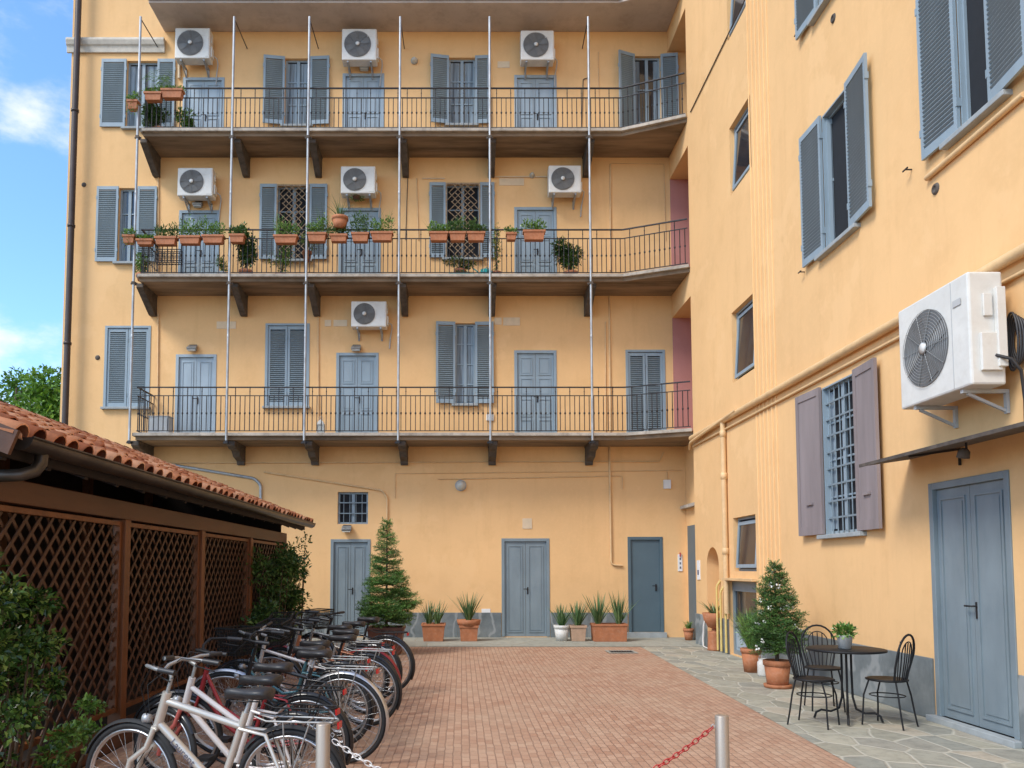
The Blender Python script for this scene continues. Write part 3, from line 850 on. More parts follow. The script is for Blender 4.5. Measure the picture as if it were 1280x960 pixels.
# glazed cellar door below the lowest one, with a ledge over
y0 = on_x(946, 760, XW)[0]; y1 = on_x(912, 760, XW)[0]
zt = wz(929, 727)
WH.append((y0, y1, .02, zt, .2))
gd = MB(); wd = y1 - y0
gd.box(-wd / 2, -wd / 2 + .08, .06, .12, 0, zt - .02); gd.box(wd / 2 - .08, wd / 2, .06, .12, 0, zt - .02)
gd.box(-wd / 2 + .08, wd / 2 - .08, .061, .119, zt - .2, zt - .02); gd.box(-wd / 2 + .08, wd / 2 - .08, .061, .119, .50, .58); gd.box(-wd / 2 + .08, wd / 2 - .08, .061, .119, 0, .08)
g = gd.build('door', 'blue_door', wing, **to_wing((y0 + y1) / 2, .02)); g['label'] = 'glazed lower door under the tilted window'
MB().box(-wd / 2 + .081, wd / 2 - .081, .09, .1, .581, zt - .201).build('pane', 'glass', g)
lp = MB(); lp.box(-wd / 2 + .081, wd / 2 - .081, .085, .105, .081, .499)
lp.box(-wd / 2 + .16, -.03, .07, .0845, .14, .44); lp.box(.03, wd / 2 - .16, .07, .0845, .14, .44); lp.build('panel', 'blue_pale', g)
MB().box(XW - .1, XW + .05, y0 - .05, y1 + .12, zt + .01, zt + .06).build('ledge', 'cream', wing, bevel=.005)
# tall double door
y0, y1 = wr(1167, 1267, 605, 900); zt = wz(1190, 600)
y0 -= .02
WH.append((y0, y1, .06, zt, .13))
wd_o = door(wing, to_wing((y0 + y1) / 2, .06), y1 - y0, zt - .06, 'blue_door', depth=.12, panels=1, label='tall grey blue double door at the near end of the wing')
MB().box(XW - .10, XW + .1, y0 - .05, y1 + .05, .0, .06).build('threshold', 'sill', wing, bevel=.006)
DY0, DY1 = y0, y1
# niche
ny0, ny1 = 15.42, 16.18; nzs = 1.62; nd_ = .42
nr = (ny1 - ny0) / 2
WH.append((ny0, ny1, .0, nzs + nr, nd_))
# wing wall
w = MB()
holed(w, -3.0, YC, 0, ZTOP, WH, lambda u, d, v: (XW + d, u, v), None)
w.add([(XW, YC, 0), (12, YC, 0), (12, YC, ZTOP), (XW, YC, ZTOP)], [(0, 1, 2, 3)])
w.add([(XW, -3, 0), (12, -3, 0), (12, -3, ZTOP), (XW, -3, ZTOP)], [(0, 1, 2, 3)])
w.add([(XW, -3, ZTOP), (12, -3, ZTOP), (12, YC, ZTOP), (XW, YC, ZTOP)], [(0, 1, 2, 3)])
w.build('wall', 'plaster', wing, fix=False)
# arch spandrels of the niche
m = MB(); cy = (ny0 + ny1) / 2; N = 12
for s in (-1, 1):
    arc = [(cy + s * nr * math.cos(PI / 2 * k / N), nzs + nr * math.sin(PI / 2 * k / N)) for k in range(N + 1)]
    poly = arc + [(cy + s * nr, nzs + nr)]
    for k in range(N):
        a, b = arc[k], arc[k + 1]; c = (cy + s * nr, nzs + nr)
        m.add([(XW, a[0], a[1]), (XW, b[0], b[1]), (XW, c[0], c[1])], [(0, 1, 2)])
        m.add([(XW, a[0], a[1]), (XW, b[0], b[1]), (XW + nd_, b[0], b[1]), (XW + nd_, a[0], a[1])], [(0, 1, 2, 3)])
m.build('niche_arch', 'plaster', wing, fix=False)
rf = MB(); rf.box(XW - .5, 12.5, -3.4, YC + .0, ZTOP + .001, ZTOP + .15); rf.build('roof', 'tile', wing)
# dado
def dado_wing(ya, yb, z=.64):
    n = max(1, round((yb - ya) / 1.1)); m = MB()
    for i in range(n):
        a = ya + (yb - ya) * i / n; b = ya + (yb - ya) * (i + 1) / n
        m.box(XW - .03, XW - .001, a + .002, b - .002, .006, z)
    m.build('dado', 'marble', wing, bevel=.003)
yg0 = on_x(946, 760, XW)[0]; yg1 = on_x(912, 760, XW)[0]
dado_wing(-3, DY0 - .03); dado_wing(DY1 + .03, yg0 - .03); dado_wing(yg1 + .03, ny0 - .02); dado_wing(ny1 + .02, YC)
MB().box(XW + .01, 5.2, YC + .001, YC + .03, .006, .64).build('dado', 'marble', wing)

# wing pipes
def wp(px, py, off=.06):
    y, z = on_x(px, py, XW - off); return (XW - off, y, z)
zbig = wz(1120, 399); zbig2 = wz(1120, 424)
zb = (wp(880, 540)[2] + wp(1115, 404)[2]) / 2
pipe(wing, 'pipe', [(XW - .06, -3, zb), (XW - .06, 16.9, zb)], .055, 'cream', 12)
pipe(wing, 'pipe', [(XW - .03, -3, zb - .17), (XW - .03, 16.9, zb - .17)], .02, 'cream')
pipe(wing, 'pipe', [(XW - .03, 17.1, zb - .2), (XW - .1, YC - .1, zb - .1), (XW - .1, 14.0, zb + .03)], .03, 'cream')
yv = wp(906, 650)[1]
vp = MB().tube([(XW - .06, yv, .75), (XW - .06, yv, zb - .02)], .05, 12)
for z in (1.9, 3.3, zb - .25): vp.lathe([(.05, -.06), (.062, -.055), (.062, .055), (.05, .06)], (XW - .06, yv, z), 12)
vp.build('drainpipe', 'cream', wing)
for k, px in enumerate((897.5, 902, 908)):
    y = wp(px, 780)[1]
    pipe(wing, 'pipe', [(XW - .07, y, .03 + .0), (XW - .07, y, 1.25 - .1 * k), (XW + .0, y - .02, 1.35 - .1 * k)], .022, 'yellowpipe')
yb0, yb1 = on_x(972, 560, XW)[0], on_x(947, 560, XW)[0]
for k in range(6):
    y = yb0 + (yb1 - yb0) * k / 5
    pipe(wing, 'cable', [(XW - .004, y, .9), (XW - .004, y, ZTOP)], .017, 'plaster', 8)
for z in (): MB().box(XW - .031, XW - .001, yb0 - .02, yb1 + .02, z - .005, z + .005).build('cable_clip', 'cream', wing)
a = wp(863, 140, .015); b = wp(931, 0, .015); 
pipe(wing, 'cable', [a, b, wp(960, -60, .015)], .012, 'stone')
# drain moulding under the upper right window, shutter catches, vents
pipe(wing, 'pipe', [wp(1158, 223, .03), wp(1280, 118, .03)], .03, 'cream')
for px, py in ((1001, 43), (1140, 212), (1006, 340)):
    x, y, z = wp(px, py, .0)
    MB().box(XW - .07, XW - .001, y - .006, y + .006, z - .006, z + .006).box(XW - .08, XW - .07, y - .05, y + .05, z - .008, z + .008).build('shutter_catch', 'iron', wing)
for px, py in ((1042, 23), (1170, 236)):
    x, y, z = wp(px, py, .0)
    MB().lathe([(.0, -.012), (.028, -.012), (.03, -.02), (.05, -.02), (.062, -.001)], (XW, y, z), 16, 'x').build('vent_cap', 'stone', wing)
# thin metal canopy above the double door
cn = MB(); zc = 2.70; xo = 4.40
cy1 = on_x(1076, 588, xo)[0]
cn.prism([(xo, zc), (XW - .002, zc + .08), (XW - .002, zc + .095), (xo, zc + .018)], 'y', 1.5, cy1)
cn.box(xo - .014, xo, 1.5, cy1 + .01, zc - .008, zc + .026)
cp = cn.build('canopy', 'stone', wing)
for y in (cy1 - .9, cy1 - 2.6, cy1 - 4.4):
    cb = MB(); cb.bar((xo + .03, y, zc - .012), (XW - .01, y, zc + .062), .02, .022)
    cb.bar((XW - .02, y, zc - .1), (XW - .02, y, zc + .05), .02, .02)
    cb.build('canopy_bracket', 'iron', cp)
# notices by the passage
q = MB().box(XW - .02, XW - .001, 16.62, 16.80, 1.35, 1.75).build('notice', 'signwhite', wing)
MB().box(XW - .024, XW - .0205, 16.66, 16.76, 1.45, 1.55).build('printed_text', 'inkgrey', q)

# ------------------------------------------------------------------ air conditioners
def ac_unit(label, loc, w=.85, h=.6, d=.3, rz=0, big=False):
    t = thing('air_conditioner', label, 'air conditioner', loc, rz, 'outdoor air conditioner units on the walls')
    # local: x right along wall, y into wall (wall at y=0), body in front
    y1, y0 = -.14, -.14 - d
    b = MB(); b.box(-w / 2, w / 2, y0, y1, 0, h)
    b.build('casing', 'white', t, bevel=.02)
    fr = h * (.41 if not big else .36); cx = -w / 2 + fr + (.06 if not big else .10); cz = h * .5
    s = MB(); s.lathe([(fr, 0), (fr, -.006), (fr * .2, -.006)], (cx, y0 - .001, cz), 32, 'y', smooth=False); s.lathe([(fr * .2, -.006), (0.001, -.006)], (cx, y0 - .001, cz), 32, 'y', smooth=False)
    s.build('fan_opening', 'fan_back', t, fix=False)
    g = MB()
    for k in range(1, 11 if not big else 14):
        r = fr * k / (10 if not big else 13)
        g.tube([(cx + r * math.cos(a * 2 * PI / 28), y0 - .018 - .01 * (1 - (r / fr) ** 2), cz + r * math.sin(a * 2 * PI / 28)) for a in range(28)], .0035 if not big else .0028, 4, closed=True)
    for k in range(8 if not big else 10):
        a = 2 * PI * k / (8 if not big else 10)
        g.tube([(cx + fr * .1 * math.cos(a), y0 - .026, cz + fr * .1 * math.sin(a)), (cx + fr * math.cos(a), y0 - .016, cz + fr * math.sin(a))], .004, 4)
    g.lathe([(.06, 0), (.06, -.01), (0.001, -.012)], (cx, y0 - .026, cz), 12, 'y')
    g.build('fan_grille', 'fan_grey' if not big else 'dull', t)
    MB().lathe([(.001, -.014), (.045 if not big else .05, -.012), (.045 if not big else .05, 0)], (cx, y0 - .028, cz), 14, 'y').build('fan_hub', 'white', t)
    f = MB()
    for k in range(4):
        a = k * PI / 2 + .4
        c = Vector((cx + fr * .52 * math.cos(a), y0 - .011, cz + fr * .52 * math.sin(a)))
        f.obox(c, Vector((math.cos(a), 0, math.sin(a))) * fr * .38, Vector((-math.sin(a), .02, math.cos(a))) * fr * .22, (0, .002, 0))
    f.build('fan', 'fan_grey' if not big else 'fan_back', t)
    l = MB(); l.box(cx + fr + .05, w / 2 - .03, y0 - .006, y0 - .001, h * .06, h * .94) if not big else l.box(cx + fr + .05, cx + fr + .058, y0 - .004, y0 - .001, .02, h - .02)
    l.box(w / 2 - .22, w / 2 - .10, y0 - .009, y0 - .0062, h * .74, h * .8)
    l.build('front_panel', 'white_grey' if big else 'white', t, bevel=.002)
    v = MB()
    v.box(w / 2 + .001, w / 2 + .035, y0 + .08, y1 - .05, h * .12, h * .45); v.box(w / 2 + .001, w / 2 + .02, y0 + .12, y0 + .2, h * .6, h * .8)
    if big: v.box(w / 2 + .001, w / 2 + .05, y1 - .09, y1 - .01, h * .15, h * .85)
    v.build('valve_cover', 'white', t, bevel=.006)
    for x in (-w * .33, w * .33):
        br = MB()
        br.box(x - .02, x + .02, y0 + .03, -.002, -.035, -.002)
        br.box(x - .02, x + .02, -.03, -.002, -.22, -.036)
        br.bar((x, -.02, -.2), (x, y0 + .08, -.04), .025, .025)
        br.build('bracket', 'steel' if not big else 'white_grey', t)
    c = MB(); 
    c.tube([(w / 2 + .03, y0 + .2, h * .25), (w / 2 + .1, -.16, h * .2), (w / 2 + .1, -.08, h * .1), (w / 2 + .06, -.03, -.15), (w / 2 + .04, -.02, -.4)], .015, 6)
    if big:
        for k in range(5):
            pts = []
            for i in range(24):
                a = 2 * PI * i / 24
                pts.append((w / 2 - .01 + .012 * k + .075 * math.cos(a) * (1 + .1 * k), -.07 + .012 * k, h * .38 + (.26 - .02 * k) * math.sin(a)))
            c.tube(pts, .011, 6, closed=True)
    c.build('hose', 'cable' if big else 'white_grey', t)
    return t
AC = [(219, 263, 34, 72, 'air conditioner at the top left, above the leftmost top-floor door'),
      (427, 473, 35, 74, 'air conditioner under the eave above the second top-floor door'),
      (652, 694, 37, 74, 'air conditioner under the eave above the rightmost top-floor door'),
      (222, 267, 209, 244, 'air conditioner above the leftmost door of the planter-hung middle balcony'),
      (427, 470, 207, 241, 'air conditioner above the hanging fern and second middle-floor door'),
      (687, 728, 206, 240, 'air conditioner on the middle floor, right of the round lamp'),
      (440, 484, 376, 408, 'air conditioner on the first floor wall under the middle balcony')]
for a, b, c, d, lab in AC:
    xa, z1 = on_y(a, c, YF - .44); xb, z0 = on_y(b, d, YF - .44)
    ww = min(.82, xb - xa)
    ac_unit('white ' + lab, ((xa + xb) / 2 - .02, YF, z0), ww, z1 - z0, .28)
# the big one on the wing
ya, zt = on_x(1122, 390, 4.5); yb, _ = on_x(1209, 340, 4.5); _, zb_ = on_x(1125, 513, 4.5)
ac_unit('large white air conditioner on the wing beside the barred window', (XW, (ya + yb) / 2, zb_), ya - yb, zt - zb_, .31, -PI / 2, True)

# ------------------------------------------------------------------ wall lamps
def bulkhead(label, px, py, r=.13):
    x, z = on_y(px, py, YF)
    t = thing('wall_lamp', label, 'wall lamp', (x, YF, z), 0, 'lamps on the facade')
    MB().box(-.09, .09, -.05, -.001, -.02, .07).build('lamp_body', 'stone', t, bevel=.01)
    MB().prism([(-.18, -.03), (-.05, .05), (-.05, -.07), (-.16, -.08)], 'x', -.11, .11).build('lamp_hood', 'dull', t, bevel=.008)
    MB().box(-.09, .09, -.16, -.06, -.1, -.081).build('lamp_glass', 'lampglass', t)
def roundlamp(label, px, py, r=.1):
    x, z = on_y(px, py, YF)
    t = thing('wall_lamp', label, 'wall lamp', (x, YF, z), 0, 'lamps on the facade')
    MB().lathe([(r, -.001), (r, -.05), (r * .92, -.06), (r * .86, -.055)], (0, 0, 0), 20, 'y').build('lamp_body', 'steel', t)
    MB().lathe([(r * .86, -.055), (r * .7, -.10), (r * .4, -.13), (.001, -.14)], (0, 0, 0), 20, 'y').build('lamp_glass', 'lampglass', t)
bulkhead('dark hooded lamp above the pale first-floor door at left', 242, 435)
bulkhead('dark hooded lamp above the first-floor door under the air conditioner', 446, 435)
bulkhead('dark hooded lamp over the second top-floor door', 456, 86)
bulkhead('dark hooded lamp over the leftmost middle-floor door', 249, 256)
bulkhead('dark hooded lamp beneath the small barred ground-floor window', 434, 660)
roundlamp('large round bulkhead lamp on the ground-floor wall', 576, 607, .13)
roundlamp('small round lamp high on the top floor', 518, 77, .08)
roundlamp('small round lamp over the rightmost middle-floor door', 665, 220, .06)
x, y, z = 4.62, on_x(1208, 563, 4.62)[0], on_x(1208, 563, 4.62)[1]
t = thing('wall_lamp', 'small spotlight hanging under the metal canopy on the wing', 'wall lamp', (x, y, zc + .05))
MB().tube([(0, 0, 0), (0, 0, -.08)], .01, 6).build('stem', 'iron', t)
MB().lathe([(.02, 0), (.05, -.03), (.055, -.09), (.04, -.09), (.0, -.06)], (0, 0, -.07), 14).build('lamp_shade', 'stone', t, rot=(R(20), 0, 0))

# ------------------------------------------------------------------ foliage helpers
def leaf(m, p, d, n, L, W, fold=.25):
    """diamond leaf from p along d with normal n"""
    d = Vector(d).normalized(); n = Vector(n); s = d.cross(n)
    if s.length < 1e-4: s = d.orthogonal()
    s.normalize(); n = s.cross(d)
    p = Vector(p)
    m.add([p, p + d * L * .45 + s * W / 2 + n * W * fold, p + d * L, p + d * L * .45 - s * W / 2 + n * W * fold], [(0, 1, 2), (0, 2, 3)])
def rv(r): return Vector((r.gauss(0, 1), r.gauss(0, 1), r.gauss(0, 1))).normalized()
def clump(m, c, rad, n, L, W, r, up=.3, shell=.55):
    c = Vector(c)
    for _ in range(n):
        u = rv(r); k = r.uniform(shell, 1) ** .8
        p = c + Vector((u.x * rad[0], u.y * rad[1], u.z * rad[2])) * k
        d = (u + rv(r) * .8 + Vector((0, 0, up - .3)))
        nn = (Vector((0, 0, 1)) + rv(r) * .6 + u * .5)
        leaf(m, p, d, nn, L * r.uniform(.6, 1.2), W * r.uniform(.7, 1.2))
def blades(m, c, n, h, spread, w, r, droop=.5):
    for _ in range(n):
        a = r.uniform(0, 2 * PI); tilt = r.uniform(.05, 1) * spread; hh = h * r.uniform(.6, 1.1)
        dx, dy = math.cos(a), math.sin(a); base = Vector(c) + Vector((dx, dy, 0)) * .04 * r.random()
        pts = []; K = 5
        for k in range(K + 1):
            t = k / K
            pts.append(base + Vector((dx * tilt * hh * t * (1 + droop * t), dy * tilt * hh * t * (1 + droop * t), hh * t * (1 - droop * .45 * tilt * t))))
        s = Vector((-dy, dx, 0)); vs = []; 
        for k, p in enumerate(pts):
            ww = w * (1 - (k / K) ** 1.6) * .5 + .001
            vs += [p - s * ww, p + Vector((dx, dy, 0)) * -ww * .5, p + s * ww]
        fs = []
        for k in range(K):
            o = k * 3; fs += [(o, o + 1, o + 4, o + 3), (o + 1, o + 2, o + 5, o + 4)]
        m.add(vs, fs)

def pot_round(t, r, h, mat, rim=.02, base=.72):
    m = MB(); m.lathe([(0, 0), (r * base, 0), (r * .95, h - .07), (r * .95, h - .07), (r + rim * .3, h - .065), (r + rim * .4, h), (r * .86, h), (r * .82, h - .05), (0, h - .05)], n=24)
    m.build('pot', mat, t)
    MB().lathe([(0, h - .045), (r * .83, h - .045)], n=16).build('soil', 'soil', t, fix=False)
def pot_box(t, w, d, h, mat, taper=.85, rim=True):
    m = MB(); a, b = w / 2, d / 2; ta, tb = a * taper, b * taper
    m.add([(-ta, -tb, 0), (ta, -tb, 0), (ta, tb, 0), (-ta, tb, 0), (-a, -b, h), (a, -b, h), (a, b, h), (-a, b, h),
           (-a * .9, -b * .86, h), (a * .9, -b * .86, h), (a * .9, b * .86, h), (-a * .9, b * .86, h),
           (-a * .88, -b * .84, h - .04), (a * .88, -b * .84, h - .04), (a * .88, b * .84, h - .04), (-a * .88, b * .84, h - .04)],
          [(0, 3, 2, 1), (0, 1, 5, 4), (1, 2, 6, 5), (2, 3, 7, 6), (3, 0, 4, 7), (4, 5, 9, 8), (5, 6, 10, 9), (6, 7, 11, 10), (7, 4, 8, 11), (8, 9, 13, 12), (9, 10, 14, 13), (10, 11, 15, 14), (11, 8, 12, 15), (12, 13, 14, 15)])
    if rim:
        e = .012
        m.box(-a - e, a + e, -b - e, -b + .002, h - .05, h + .002); m.box(-a - e, a + e, b - .002, b + e, h - .05, h + .002)
        m.box(-a - e, -a + .002, -b, b, h - .05, h + .002); m.box(a - .002, a + e, -b, b, h - .05, h + .002)
    m.build('pot', mat, t, bevel=.006)

# ------------------------------------------------------------------ balcony planters
rP = random.Random(5)
def box_planter(label, px0, px1, pyt, pyb, mat='terracotta', grow=.14, kind='leaf', dens=150, Y=YB - .11, grp='terracotta planter boxes on the balcony railings', flowers=False, hang=False):
    x0, zt = on_y(px0, pyt, Y); x1, zb_ = on_y(px1, pyb, Y)
    w_ = x1 - x0; h_ = zt - zb_
    t = thing('planter_box', label, 'planter', ((x0 + x1) / 2, Y, zb_), 0, grp)
    pot_box(t, w_, .17, h_, mat)
    r = random.Random(int(px0 * 7 + pyt)); m = MB()
    for k in range(max(2, int(w_ / .09))):
        cx = -w_ / 2 + w_ * (k + .5) / max(2, int(w_ / .09))
        g = grow * r.uniform(.6, 1.3)
        clump(m, (cx, 0, h_ + g * .45), (.09, .09, g * .65), int(dens / max(2, int(w_ / .09))), .07, .032, r, up=.9, shell=.2)
        blades(m, (cx, 0, h_ - .02), 5, g * 1.5, .5, .008, r)
        if hang: clump(m, (cx, -.09, h_ * .3), (.09, .05, .2), 30, .05, .025, r, up=-.6, shell=.3)
    m.build('plant', kind, t, fix=False)
    if flowers:
        f = MB()
        for _ in range(10): clump(f, (r.uniform(-w_ / 2, w_ / 2), -.05, h_ + grow * r.uniform(.3, .9)), (.015, .015, .015), 6, .03, .02, r)
        f.build('flowers', 'petal_red', t, fix=False)
    return t
box_planter('small planter box at the left corner of the middle balcony', 155, 169, 295, 305, grow=.12, hang=True)
row = [(172, 192, 300, 307), (195, 221, 297, 307), (225, 251, 296, 306), (254, 280, 295, 305), (288, 306, 294, 304), (343, 372, 295, 305), (385, 408, 292, 303), (413, 434, 294, 303), (440, 461, 292, 303), (464, 491, 291, 302),
       (537, 560, 291, 302), (562, 582, 291, 302), (584, 606, 291, 302), (654, 681, 289, 301)]
names = ['low planter box with bare soil, first after the middle balcony corner', 'second long planter on the middle rail, beside the dark basket', 'planter with low greens at the left of the leftmost middle-floor door',
         'planter with low greens at the right of the leftmost middle-floor door', 'planter box over the big trailing vine', 'wide planter under the left lattice window', 'planter box just right of the third steel pole',
         'planter below the round hanging clay pot', 'planter in front of the second middle-floor door, left one', 'planter in front of the second middle-floor door, right one',
         'left planter of three under the right lattice window', 'centre planter of three under the right lattice window', 'right planter of three under the right lattice window', 'wide planter before the rightmost middle-floor door']
for k, (q, nm) in enumerate(zip(row, names)):
    box_planter('terracotta ' + nm, *q, grow=(.06 if k == 0 else rP.uniform(.20, .42)), kind=rP.choice(['leaf', 'leaf_dark', 'leaf']), dens=330)
t = box_planter('small clay pot with round bush near the rail of the middle balcony', 633, 645, 292, 301, grow=.16, dens=120)
box_planter('terracotta planter box with tall palm at the left of the top balcony', 182, 203, 117, 127, grow=.12)
box_planter('longer terracotta planter box at the left of the top balcony', 203, 229, 113, 124, grow=.06)
box_planter('tilted clay box hanging at the outer corner of the top balcony', 161, 173, 127, 138, grow=.16, hang=True)

def floor_plant(label, px, Y, z, ph, pr, size, n, L, W, kind='leaf_dark', mat='terracotta', name='potted_plant', hanging=None):
    size = (size[0] * 1.15, size[1], size[2] * 1.25); n = int(n * 1.6)
    x = on_y(px, 300, Y)[0]
    t = thing(name, label, 'potted plant', (x, Y, z))
    pot_round(t, pr, ph, mat)
    r = random.Random(int(px)); m = MB(); st = MB()
    for k in range(7):
        a = r.uniform(0, 2 * PI); q = r.uniform(.2, .8)
        c = Vector((size[0] * q * math.cos(a), size[1] * q * math.sin(a), ph + size[2] * r.uniform(.3, 1.6)))
        st.tube([(0, 0, ph - .04), (c.x * .4, c.y * .4, ph + (c.z - ph) * .6), c], .006, 5)
        clump(m, c, (size[0] * .55, size[1] * .55, size[2] * .5), n // 7, L, W, r, shell=.2)
    m.build('foliage', kind, t, fix=False); st.build('stem', 'bark', t)
    return t
YM = 17.85
floor_plant('bushy dark green pot plant on the middle balcony before the rightmost door', 713, YM, S2, .2, .16, (.3, .16, .35), 900, .11, .035)
floor_plant('leafy vine plant climbing the rail beside the second pole', 308, YM - .1, S2, .2, .15, (.22, .13, .42), 900, .08, .045)
floor_plant('small plant in a white pot on the middle balcony', 278, YM, S2, .2, .1, (.1, .1, .16), 200, .08, .02, 'leaf', 'whitepot')
floor_plant('pot plant with pale leaves at the left end of the middle balcony', 179, YM, S2, .16, .13, (.16, .14, .2), 260, .09, .03, 'leaf', 'terracotta')
floor_plant('sprawling dark plant on the floor of the top balcony corner', 192, YM, S3, .18, .16, (.25, .2, .25), 700, .1, .04)
floor_plant('small leafy plant in a grey pot by the top left door', 227, YM - .05, S3, .16, .09, (.14, .12, .22), 260, .11, .04, 'leaf', 'whitepot')
floor_plant('airy tree-like pot plant before the left lattice window', 384, YM - .05, S2 + .45, .22, .1, (.16, .12, .18), 260, .06, .025, 'leaf_pale')
floor_plant('trailing green plant beside the right lattice window', 620, YM, S2, .2, .12, (.1, .1, .5), 220, .07, .03, 'leaf_pale')
floor_plant('low green vine below the left lattice window', 352, YM, S2, .16, .13, (.25, .1, .3), 300, .06, .03, 'leaf')
floor_plant('leafy plant behind the rail below the right lattice window', 575, YM, S2 + .1, .16, .13, (.28, .1, .15), 320, .07, .03, 'leaf_dark')
# palm on the top balcony
x = on_y(201, 130, YM)[0]
t = thing('potted_palm', 'slender palm rising above the top balcony planters', 'potted plant', (x, YM, S3))
pot_round(t, .13, .22, 'terracotta')
MB().tube([(0, 0, .2), (.02, 0, .6), (-.03, 0, .95)], .015, 6).build('stem', 'bark', t)
m = MB(); r = random.Random(3)
for k in range(16):
    a = r.uniform(0, 2 * PI); L = r.uniform(.3, .5)
    for i in range(10):
        q = i / 9; c = Vector((math.cos(a) * L * q, math.sin(a) * L * q * .5, .95 + .35 * math.sin(q * 2.6) * r.uniform(.9, 1.1) + .12 * (k % 3)))
        for s in (-1, 1): leaf(m, c, Vector((math.cos(a + s * .9), math.sin(a + s * .9), -.3)), (0, 0, 1), .11, .016)
m.build('fronds', 'leaf', t, fix=False)
# round clay pot hung on the rail, and the fern under the air conditioner
x, z = on_y(425, 286, YB - .13)
t = thing('hanging_pot', 'round clay pot with spiky plant hung above the middle balcony rail', 'potted plant', (x, YB - .13, z))
pot_round(t, .18, .26, 'terracotta'); m = MB(); r = random.Random(9)
blades(m, (0, 0, .22), 45, .42, .8, .016, r, .8); m.build('foliage', 'blade', t, fix=False)
MB().tube([(-.17, 0, .2), (-.16, .1, .24), (-.14, .13, .18)], .006, 5).build('hook', 'iron', t)
x, z = on_y(446, 248, YF - .25)
t = thing('hanging_plant', 'small fern hanging beneath the middle-floor air conditioner', 'potted plant', (x, YF - .25, z - .02))
MB().lathe([(0, 0), (.08, .01), (.11, .1), (.1, .1), (0, .09)], n=14).build('pot', 'brownpot', t)
m = MB(); r = random.Random(12); clump(m, (0, 0, .1), (.2, .16, .12), 260, .08, .02, r, shell=.2); m.build('foliage', 'leaf', t, fix=False)
MB().tube([(0, 0, .1), (0, 0, .35)], .003, 4).build('hanger', 'iron', t)
# basket, watering can, trough, white box, lantern
x0, zt = on_y(198, 315, YB - .04); x1, zb_ = on_y(228, 331, YB - .04)
t = thing('wire_basket', 'dark wire basket fixed to the middle balcony railing', 'basket', ((x0 + x1) / 2, YB - .12, zb_))
m = MB(); w_ = x1 - x0; h_ = zt - zb_
for k in range(9):
    xx = -w_ / 2 + w_ * k / 8
    m.bar((xx, -.07, 0), (xx, -.07, h_), .008); m.bar((xx, .07, 0), (xx, .07, h_), .008); m.bar((xx, -.07, 0), (xx, .07, 0), .008)
for k in range(4):
    z = h_ * k / 3
    for yy in (-.07, .07): m.bar((-w_ / 2, yy, z), (w_ / 2, yy, z), .022, .012)
    for xx in (-w_ / 2, w_ / 2): m.bar((xx, -.07, z), (xx, .07, z), .01)
m.build('basket_frame', 'black_metal', t)
x, _ = on_y(606, 335, YM)
t = thing('watering_can', 'turquoise plastic watering can on the middle balcony', 'watering can', (x, YM - .15, S2 + .03))
MB().lathe([(0, 0), (.1, 0), (.11, .1), (.1, .17), (.03, .2), (.0, .2)], n=16).build('can_body', 'teal_plastic', t)
MB().tube([(-.09, 0, .05), (-.2, 0, .16), (-.26, 0, .2)], [.018, .012, .016], 8).build('spout', 'teal_plastic', t)
MB().tube([(.1, 0, .05), (.17, 0, .1), (.12, 0, .2), (.02, 0, .23)], .01, 8).build('handle', 'teal_plastic', t)
x, _ = on_y(577, 335, YM)
t = thing('plant_tray', 'low turquoise tray of dark plants on the middle balcony floor', 'planter', (x, YM - .15, S2 + .0))
pot_box(t, .55, .2, .1, 'teal_plastic'); m = MB(); clump(m, (0, 0, .12), (.25, .08, .06), 200, .05, .02, random.Random(2), shell=.2); m.build('plant', 'leaf_dark', t, fix=False)
x0, zt = on_y(188, 519, 17.95); x1, _ = on_y(214, 519, 17.95)
t = thing('storage_box', 'small pale grey cabinet at the left end of the lowest balcony', 'cabinet', ((x0 + x1) / 2, 17.95, S1))
MB().box(-(x1 - x0) / 2, (x1 - x0) / 2, -.13, .13, .02, .45).build('cabinet_body', 'white_grey', t, bevel=.01)
MB().box(-(x1 - x0) / 2 - .01, (x1 - x0) / 2 + .01, -.14, .14, .451, .475).build('lid', 'white_grey', t, bevel=.006)
MB().box(-(x1 - x0) / 2 + .04, -.01, -.138, -.131, .06, .42).box(.01, (x1 - x0) / 2 - .04, -.138, -.131, .06, .42).build('cabinet_door', 'white_grey', t)
x, _ = on_y(401, 530, 17.9)
t = thing('lantern', 'white metal lantern standing on the lowest balcony by the panelled door', 'lantern', (x, 17.9, S1))
MB().box(-.09, .09, -.09, .09, 0, .03).box(-.08, .08, -.08, .08, .27, .29).build('lantern_base', 'white', t)
m = MB()
for sx in (-1, 1):
    for sy in (-1, 1): m.box(sx * .075 - .008, sx * .075 + .008, sy * .075 - .008, sy * .075 + .008, .03, .27)
m.build('lantern_frame', 'white', t)
MB().box(-.067, .067, -.067, .067, .031, .269).build('lantern_glass', 'lampglass', t)
MB().lathe([(.12, .29), (.06, .37), (.02, .40), (.0, .41)], n=4, smooth=False).tube([(-.04, 0, .4), (-.03, 0, .47), (.03, 0, .47), (.04, 0, .4)], .005, 5).build('lantern_roof', 'white', t)

